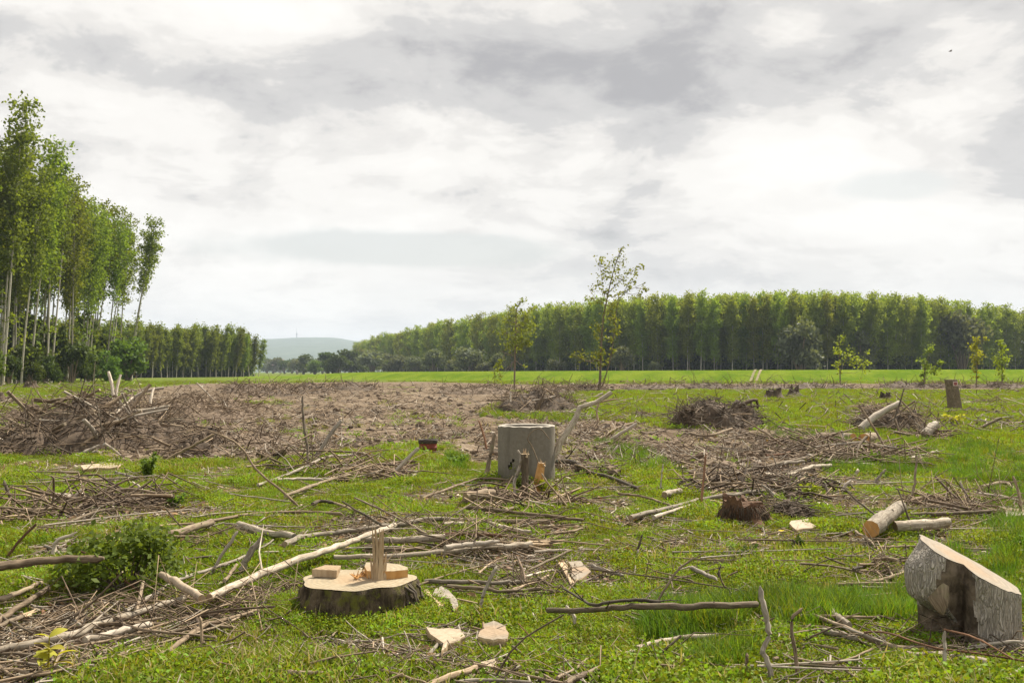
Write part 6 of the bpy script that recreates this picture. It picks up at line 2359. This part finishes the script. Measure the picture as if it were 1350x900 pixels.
# --- hand placed members of the heaps
P2 = [
 ('thick pale prong sticking up from the crest of the big left pile', 'stick_bleached', 150, 517, 22, [(150, 522), (148, 508), (143, 490)], 6, 4),
 ('slimmer pale prong beside the thick one on top of the big left pile', 'stick_bleached', 155, 520, 22, [(153, 522), (155, 508), (159, 494)], 4, 3),
 ('long curved pale pole along the top of the big left pile', 'stick_bleached', 0, 0, 23, [(170, 530), (182, 520), (198, 514), (216, 511)], 4, 3.5),
 ('thick horizontal pale log on the crest of the big left pile', 'bark_pale', 0, 0, 22, [(172, 543), (195, 541), (224, 536)], 7, 6),
 ('forked pale limb hanging down the face of the big left pile', 'stick_bleached', 0, 0, 19.4, [(110, 553), (121, 564), (128, 578), (131, 589)], 5, 7),
 ('long pole propped on the front of the big left pile', 'stick_tan', 0, 0, 19.2, [(83, 604), (103, 590), (124, 575)], 5, 4),
 ('peeled pole at the lower front of the big left pile', 'stick_bleached', 0, 0, 19.2, [(101, 601), (117, 593), (131, 587)], 5, 4),
 ('pale pole fallen forward at the right front of the big left pile', 'stick_bleached', 0, 0, 19.0, [(137, 585), (150, 594), (165, 608)], 5, 5),
 ('white split slab at the foot of the big left pile', 'stick_bleached', 0, 0, 18.9, [(121, 600), (138, 602), (154, 606)], 6, 4),
 ('long tan pole running up left over the dark face of the big pile', 'stick_tan', 0, 0, 19.6, [(30, 591), (60, 575), (85, 558), (125, 545)], 4, 3.5),
 ('second tan pole beneath the long one on the dark face', 'stick_tan', 0, 0, 19.5, [(36, 594), (62, 575), (90, 563), (112, 551)], 4, 3),
 ('short black burnt looking stub on the left shoulder of the big pile', 'bark_dark', 0, 0, 21, [(112, 542), (103, 536), (97, 530)], 8, 7),
 ('pole across the middle of the big left pile', 'stick_tan', 0, 0, 19.8, [(122, 564), (140, 559), (162, 555)], 5, 4),
 ('tan limb leaning up right in the middle of the big left pile', 'stick_tan', 0, 0, 21, [(140, 535), (152, 528), (166, 519)], 6, 5),
 ('dark upright stump stub in the middle of the big left pile', 'root', 0, 0, 20, [(143, 575), (143, 562), (144, 553)], 8, 6),
 ('long flat stick before the second brush pile', 'stick_bleached', 0, 0, 21, [(166, 577), (180, 575), (196, 572)], 5, 4),
 ('thin upright pale stick on the crest of the big left pile', 'stick_bleached', 0, 0, 23, [(198, 532), (200, 520), (203, 511)], 4, 3),
 ('long thin dark pole lying level across the big left pile', 'bark_dark', 0, 0, 21.5, [(112, 537), (135, 537), (160, 537)], 3, 2.5),
 ('pale slanted stick at the upper left of the big left pile', 'stick_tan', 0, 0, 22.5, [(108, 516), (125, 525), (142, 528)], 4, 3),
 ('arched pale slab of root over the right earth heap', 'stick_bleached', 0, 0, 25.2, [(1135, 565), (1152, 550), (1168, 540), (1186, 531)], 10, 7),
 ('thin dark twig standing on the arched slab heap', 'bark_dark', 0, 0, 25.2, [(1180, 550), (1186, 532), (1192, 512)], 2.5, 1.5),
 ('pale leaning stick on the front of the arched slab heap', 'stick_tan', 0, 0, 24.4, [(1188, 573), (1183, 562), (1180, 552)], 4, 3),
 ('pale log knob on the twiggy heap', 'stick_bleached', 0, 0, 22.9, [(1220, 573), (1226, 565), (1234, 560)], 13, 12),
 ('curled root arching over the curled root heap', 'root', 0, 0, 28.2, [(950, 558), (965, 542), (985, 530), (997, 527), (999, 538)], 7, 3),
 ('second curled root lower on the curled root heap', 'root', 0, 0, 28.0, [(930, 562), (945, 548), (970, 541), (992, 545)], 7, 3),
 ('pale stick lying on the bristling root heap', 'stick_bleached', 0, 0, 37.5, [(720, 534), (732, 540), (742, 544)], 5, 4),
 ('dark slanted root at the front of the bristling root heap', 'root', 0, 0, 37, [(705, 546), (712, 530), (718, 518)], 6, 2),
 ('thin pale stick upright before the bristling root heap', 'stick_bleached', 0, 0, 38, [(673, 530), (673, 524), (673, 517)], 2.5, 2),
 ('pale slanting pole at the foot of the tallest young tree', 'stick_bleached', 0, 0, 60, [(777, 530), (785, 523), (795, 518)], 3, 2.5),
]
for lab, mt, _, _, d, pts, w0, w1 in P2:
    W_ = [upright(p[0], p[1], d + .15 * i) for i, p in enumerate(pts)]
    rs = resample(W_, 9)
    mb = MB()
    mb.tube(rs, [size(w0 + (w1 - w0) * i / 8, d) / 2 * rp.uniform(.88, 1.12) for i in range(9)], 9, 0, 1, rp, .08)
    o = mb.build('branch', [M[mt], M[CUT[mt]]], origin=rs[0])
    tag(o, lab, 'branch')

# ------------------------------------------------------------------ small twigs lying about, a few hundred of them counted one by one
TW = []
for i in range(8):
    mb = MB()
    r_ = random.Random(900 + i)
    L = 1.0
    pts = [Vector((0, 0, 0))]
    a = 0
    for k in range(5):
        a += r_.gauss(0, .28)
        pts.append(pts[-1] + Vector((math.cos(a) * .2, math.sin(a) * .2, r_.gauss(0, .018))))
    mb.tube(pts, [.016 * (1 - .12 * k) for k in range(6)], 5)
    for q in range(r_.randrange(0, 3)):
        p = pts[r_.randrange(1, 5)]
        mb.tube([p, p + Vector((r_.uniform(.05, .2), r_.uniform(-.18, .18), r_.uniform(0, .09)))], [.006, .002], 4)
    me = bpy.data.meshes.new('twig')
    me.from_pydata([(p[0] - .5, p[1], p[2]) for p in mb.v], [], mb.f)
    me.polygons.foreach_set('use_smooth', [True] * len(mb.f))
    uvl = me.uv_layers.new(name='UVMap')
    uvl.data.foreach_set('uv', [c for u in mb.uv for a_ in u for c in a_])
    TW.append(me)
TWM = []
for me in TW:
    for mt in ('stick_tan', 'bark_grey', 'stick_bleached'):
        m2 = me.copy()
        m2.materials.append(M[mt])
        TWM.append(m2)
rt = random.Random(5)
cnt = 0
proto = None
while cnt < 230:
    u = rt.uniform(1 / 24, 1 / 5.1)
    y = 1 / u
    x = rt.uniform(-.56, .56) * y
    if rt.random() > .25 + .75 * float(litter_mask(x, y)[0]) or dirt_mask(x, y)[0] > .5:
        continue
    o = bpy.data.objects.new('twig', rt.choice(TWM))
    COL.objects.link(o)
    s = rt.uniform(.25, .75) * (1 + .03 * y)
    o.location = (x, y, h1(x, y) + .022)
    o.rotation_euler = (rt.gauss(0, .08), rt.gauss(-.05, .10), rt.gauss(0, .7) + rt.choice((0, math.pi)))
    o.scale = (s, s, s)
    tag(o, 'thin dead twig lying loose among the weeds and litter', 'twig', 'loose twigs in the weeds')
    cnt += 1

# ------------------------------------------------------------------ ground cover
rc = np.random.RandomState(21)


def spread(n, near, far, wide=.60, keep=None):
    """points whose number falls off with distance"""
    out = np.zeros((0, 2))
    while len(out) < n:
        u = rc.uniform(1 / far, 1 / near, n * 2)
        y = 1 / u
        x = rc.uniform(-1, 1, n * 2) * (wide * y + 1.3)
        if keep is not None:
            k = rc.random_sample(n * 2) < keep(x, y)
            x, y = x[k], y[k]
        out = np.concatenate([out, np.stack([x, y], 1)])
    return out[:n]


STUMP_XY = (-1.03, 6.72)


def blades_mesh(name, n, h, spread_, w, seed, lean=.35):
    r_ = np.random.RandomState(seed)
    vs, fs = [], []
    for i in range(n):
        a, q = r_.uniform(0, 6.28), math.sqrt(r_.random_sample()) * spread_
        bx, by = q * math.cos(a), q * math.sin(a)
        hh = h * r_.uniform(.5, 1.1)
        la = r_.uniform(0, 6.28)
        ln = hh * lean * r_.uniform(.3, 1.6)
        dx, dy = math.cos(la), math.sin(la)
        fx, fy = -dy * w * .5, dx * w * .5
        b = len(vs)
        vs += [(bx - fx, by - fy, -.01), (bx + fx, by + fy, -.01), (bx + dx * ln * .4 + fx * .8, by + dy * ln * .4 + fy * .8, hh * .6), (bx + dx * ln * .4 - fx * .8, by + dy * ln * .4 - fy * .8, hh * .6), (bx + dx * ln, by + dy * ln, hh * (1 - .2 * lean))]
        fs += [(b, b + 1, b + 2, b + 3), (b + 3, b + 2, b + 4)]
    me = bpy.data.meshes.new(name)
    me.from_pydata(vs, [], fs)
    me.update()
    return me


def weed_mesh(name, n, h, rad, ls, seed):
    r_ = np.random.RandomState(seed)
    C = np.stack([r_.normal(size=n) * rad * .5, r_.normal(size=n) * rad * .5, h * r_.uniform(.05, 1, n) ** .8], 1)
    V, Fq = leaf_quads(C, ls, r_, 1.1, 1.5)
    return np_mesh(name, V, Fq)


def cover(name, pts, protos, mats, smin, smax, tilt=.0, grow=.0, zoff=0.0, idx=None, lump=False):
    n = len(pts)
    z = H(pts[:, 0], pts[:, 1]) + zoff
    rot = np.stack([rc.normal(size=n) * tilt, rc.normal(size=n) * tilt, rc.uniform(0, 6.283, n)], 1)
    s = rc.uniform(smin, smax, n) * (1 + grow * np.maximum(0, pts[:, 1] - 8))
    if lump:
        s = s * (.65 + 1.0 * np.clip(patch(pts[:, 0], pts[:, 1], 2.2, 13), 0, 1) ** 1.5)
    if idx is None:
        idx = rc.randint(0, len(protos), n)
    return scatter(name, np.stack([pts[:, 0], pts[:, 1], z], 1), rot, s, idx, protos, mats)


def off_stump(x, y):
    r = np.hypot((x - STUMP_XY[0]) / .41, (y - STUMP_XY[1]) / .36)
    t = np.hypot(x - 2.72, (y - 6.1) / .8)
    return (r > 1.0) & (t > .30)


def green_keep(x, y):
    return (1 - .96 * dirt_mask(x, y)) * (1 - .92 * litter_mask(x, y)) * off_stump(x, y)


def patch(x, y, k=1.0, o=0.0):
    return np.clip(.5 + 1.1 * fbm(x * .55 * k + o, y * .40 * k + o, 3), 0, 1)


# low leafy weeds
wp = [weed_mesh('weed_%d' % i, 85, .045, .075, .0085, 50 + i) for i in range(5)] + [weed_mesh('weedb_%d' % i, 60, .045, .075, .0095, 60 + i) for i in range(2)]
pts = spread(82000, 4.0, 36, keep=lambda x, y: green_keep(x, y) * np.clip(.06 + 1.15 * patch(x, y), 0, 1))
cover('low_weeds', pts, wp, [[M['weed']]] * 5 + [[M['weed2']]] * 2, .8, 1.35, .15, .035, lump=True)
# short grass
gp = [blades_mesh('blade_%d' % i, 26, .055, .07, .004, 70 + i) for i in range(4)] + [blades_mesh('dry_%d' % i, 12, .075, .07, .004, 80 + i, .6) for i in range(1)]
pts = spread(44000, 4.0, 60, keep=lambda x, y: green_keep(x, y) * (.2 + .8 * patch(x, y, 1, 30)))
ix = rc.choice(5, len(pts), p=(.19, .19, .19, .19, .24))
cover('short_grass', pts, gp, [[M['blade']]] * 4 + [[M['blade_dry']]], .8, 1.4, .12, .03, idx=ix, lump=True)
# far grass, coarser clumps
fp = [blades_mesh('far_%d' % i, 44, .11, .28, .016, 90 + i) for i in range(3)]
pts = spread(26000, 22, 170, keep=lambda x, y: np.clip(1 - 1.6 * np.maximum(dirt_mask(x, y), dirt_mask(x, y + .06 * y)), 0, 1) * (.3 + .7 * patch(x, y, .3, 11)))
cover('meadow_grass', pts, fp, [[M['blade']]] * 3, .7, 1.3, .1, .008)
# tall dark grass
tp = [blades_mesh('tall_%d' % i, 34, .19, .09, .0055, 100 + i, .45) for i in range(4)]
pts = spread(3400, 4.6, 45, keep=lambda x, y: tall_mask(x, y) * off_stump(x, y) * np.clip(patch(x, y, 2.0, 5) * 1.5 - .2, 0, 1))
cover('tall_grass', pts, tp, [[M['blade_dark']]] * 3 + [[M['blade']]], .55, 1.15, .1, .012)
# weeds grown against things: round the mossy stump
k = 1500
th = rc.uniform(0, 6.283, k)
q = 1.02 + np.abs(rc.normal(size=k)) * .22
pts = np.stack([STUMP_XY[0] + .43 * q * np.cos(th), STUMP_XY[1] + .39 * q * np.sin(th)], 1)
cover('stump_weeds', pts, [weed_mesh('weedc', 90, .09, .08, .0085, 66), weed_mesh('weedd', 90, .055, .08, .0075, 67)], [[M['weed']], [M['weed']]], .7, 1.3, .15)

# dead leaves, bark chips and twig litter
chip = np_mesh('chip', [(-.5, -.12, 0), (.5, -.16, .02), (.46, .15, .0), (-.42, .17, .03), (-.5, -.12, -.06), (.5, -.16, -.05), (.46, .15, -.06), (-.42, .17, -.05)],
               [(0, 1, 2, 3), (0, 4, 5, 1), (1, 5, 6, 2), (2, 6, 7, 3), (3, 7, 4, 0)])
chip2 = np_mesh('chip', [(-.5, -.3, 0), (.3, -.4, .06), (.5, .2, .0), (-.2, .37, .08), (-.5, -.3, -.06), (.3, -.4, 0), (.5, .2, -.06), (-.2, .37, .02)],
                [(0, 1, 2, 3), (0, 4, 5, 1), (1, 5, 6, 2), (2, 6, 7, 3), (3, 7, 4, 0)])
dl = leaf_mesh(1.0, .55)
pts = spread(36000, 4.0, 45, keep=lambda x, y: np.clip(.28 + .8 * litter_mask(x, y) - .6 * dirt_mask(x, y), 0, 1) * off_stump(x, y))
ix = rc.choice(5, len(pts), p=(.16, .12, .40, .20, .12))
cover('bark_litter', pts, [chip, chip2, dl, chip.copy(), chip2.copy()], [[M['wood_board']], [M['stick_bleached']], [M['leaf_dead']], [M['root']], [M['bark_grey']]], .022, .085, .35, .05, .016, idx=ix)
tl = [m.copy() for m in TW]
for m in tl:
    m.materials.clear()
pts = spread(31000, 4.0, 50, keep=lambda x, y: np.clip(.20 + .8 * litter_mask(x, y) - .5 * dirt_mask(x, y), 0, 1) * off_stump(x, y))
cover('twig_litter', pts, tl, [[M[('stick_tan', 'root', 'bark_grey', 'stick_bleached')[i % 4]]] for i in range(8)], .10, .45, .16, .03, .022)

# clods, crumbs and root bits on the bare soil


def clod(seed):
    r_ = np.random.RandomState(seed)
    import bmesh
    bm = bmesh.new()
    bmesh.ops.create_icosphere(bm, subdivisions=2, radius=.5)
    for v in bm.verts:
        v.co *= 1 + .35 * n3(v.co.x * 3 + seed, v.co.y * 3, v.co.z * 3) + .15 * r_.uniform(-1, 1)
        v.co.z *= .6
    me = bpy.data.meshes.new('clod')
    bm.to_mesh(me)
    bm.free()
    return me


cl_ = [clod(i) for i in range(4)]
pts = spread(10000, 9, 130, keep=lambda x, y: dirt_mask(x, y) * np.clip(.25 + .9 * patch(x, y, 1.3, 3), 0, 1))
ix = rc.choice(4, len(pts), p=(.40, .35, .22, .03))
n_ = len(pts)
sc = (.02 + .15 * rc.random_sample(n_) ** 6) * (1 + .02 * pts[:, 1])
scatter('soil_clods', np.stack([pts[:, 0], pts[:, 1], H(pts[:, 0], pts[:, 1])], 1), rc.uniform(0, 6, (n_, 3)) * np.array([.1, .1, 1]), sc, ix, cl_, [[M['soil']], [M['soil']], [M['soil_dark']], [M['stick_bleached']]])
t2 = [m.copy() for m in TW]
for m in t2:
    m.materials.clear()
pts = spread(9000, 10, 130, keep=lambda x, y: dirt_mask(x, y) * np.clip(patch(x, y, .6, 7) * 1.5 - .2, .1, 1))
cover('root_litter', pts, t2, [[M[('root', 'stick_tan', 'root', 'stick_bleached')[i % 4]]] for i in range(8)], .15, .6, .35, .022, .02)
# stray debris on the far grass
pts = spread(5200, 24, 150, keep=lambda x, y: (1 - dirt_mask(x, y)) * np.clip(patch(x, y, .35, 19) * 1.6 - .3, .1, 1))
t3 = [m.copy() for m in TW]
for m in t3:
    m.materials.clear()
cover('field_litter', pts, t3, [[M[('root', 'stick_tan', 'stick_bleached', 'bark_grey')[i % 4]]] for i in range(8)], .3, .9, .3, .015, .07)

pts = spread(3200, 24, 150, keep=lambda x, y: (1 - dirt_mask(x, y)) * np.clip(patch(x, y, .35, 19) * 1.6 - .4, .05, 1))
n_ = len(pts)
scatter('field_clods', np.stack([pts[:, 0], pts[:, 1], H(pts[:, 0], pts[:, 1]) + .03], 1), rc.uniform(0, 6, (n_, 3)) * np.array([.1, .1, 1]), (.05 + .2 * rc.random_sample(n_) ** 3) * (1 + .012 * pts[:, 1]), rc.choice(4, n_, p=(.3, .25, .4, .05)), [clod(10 + i) for i in range(4)], [[M['soil']], [M['soil']], [M['soil_dark']], [M['stick_bleached']]])
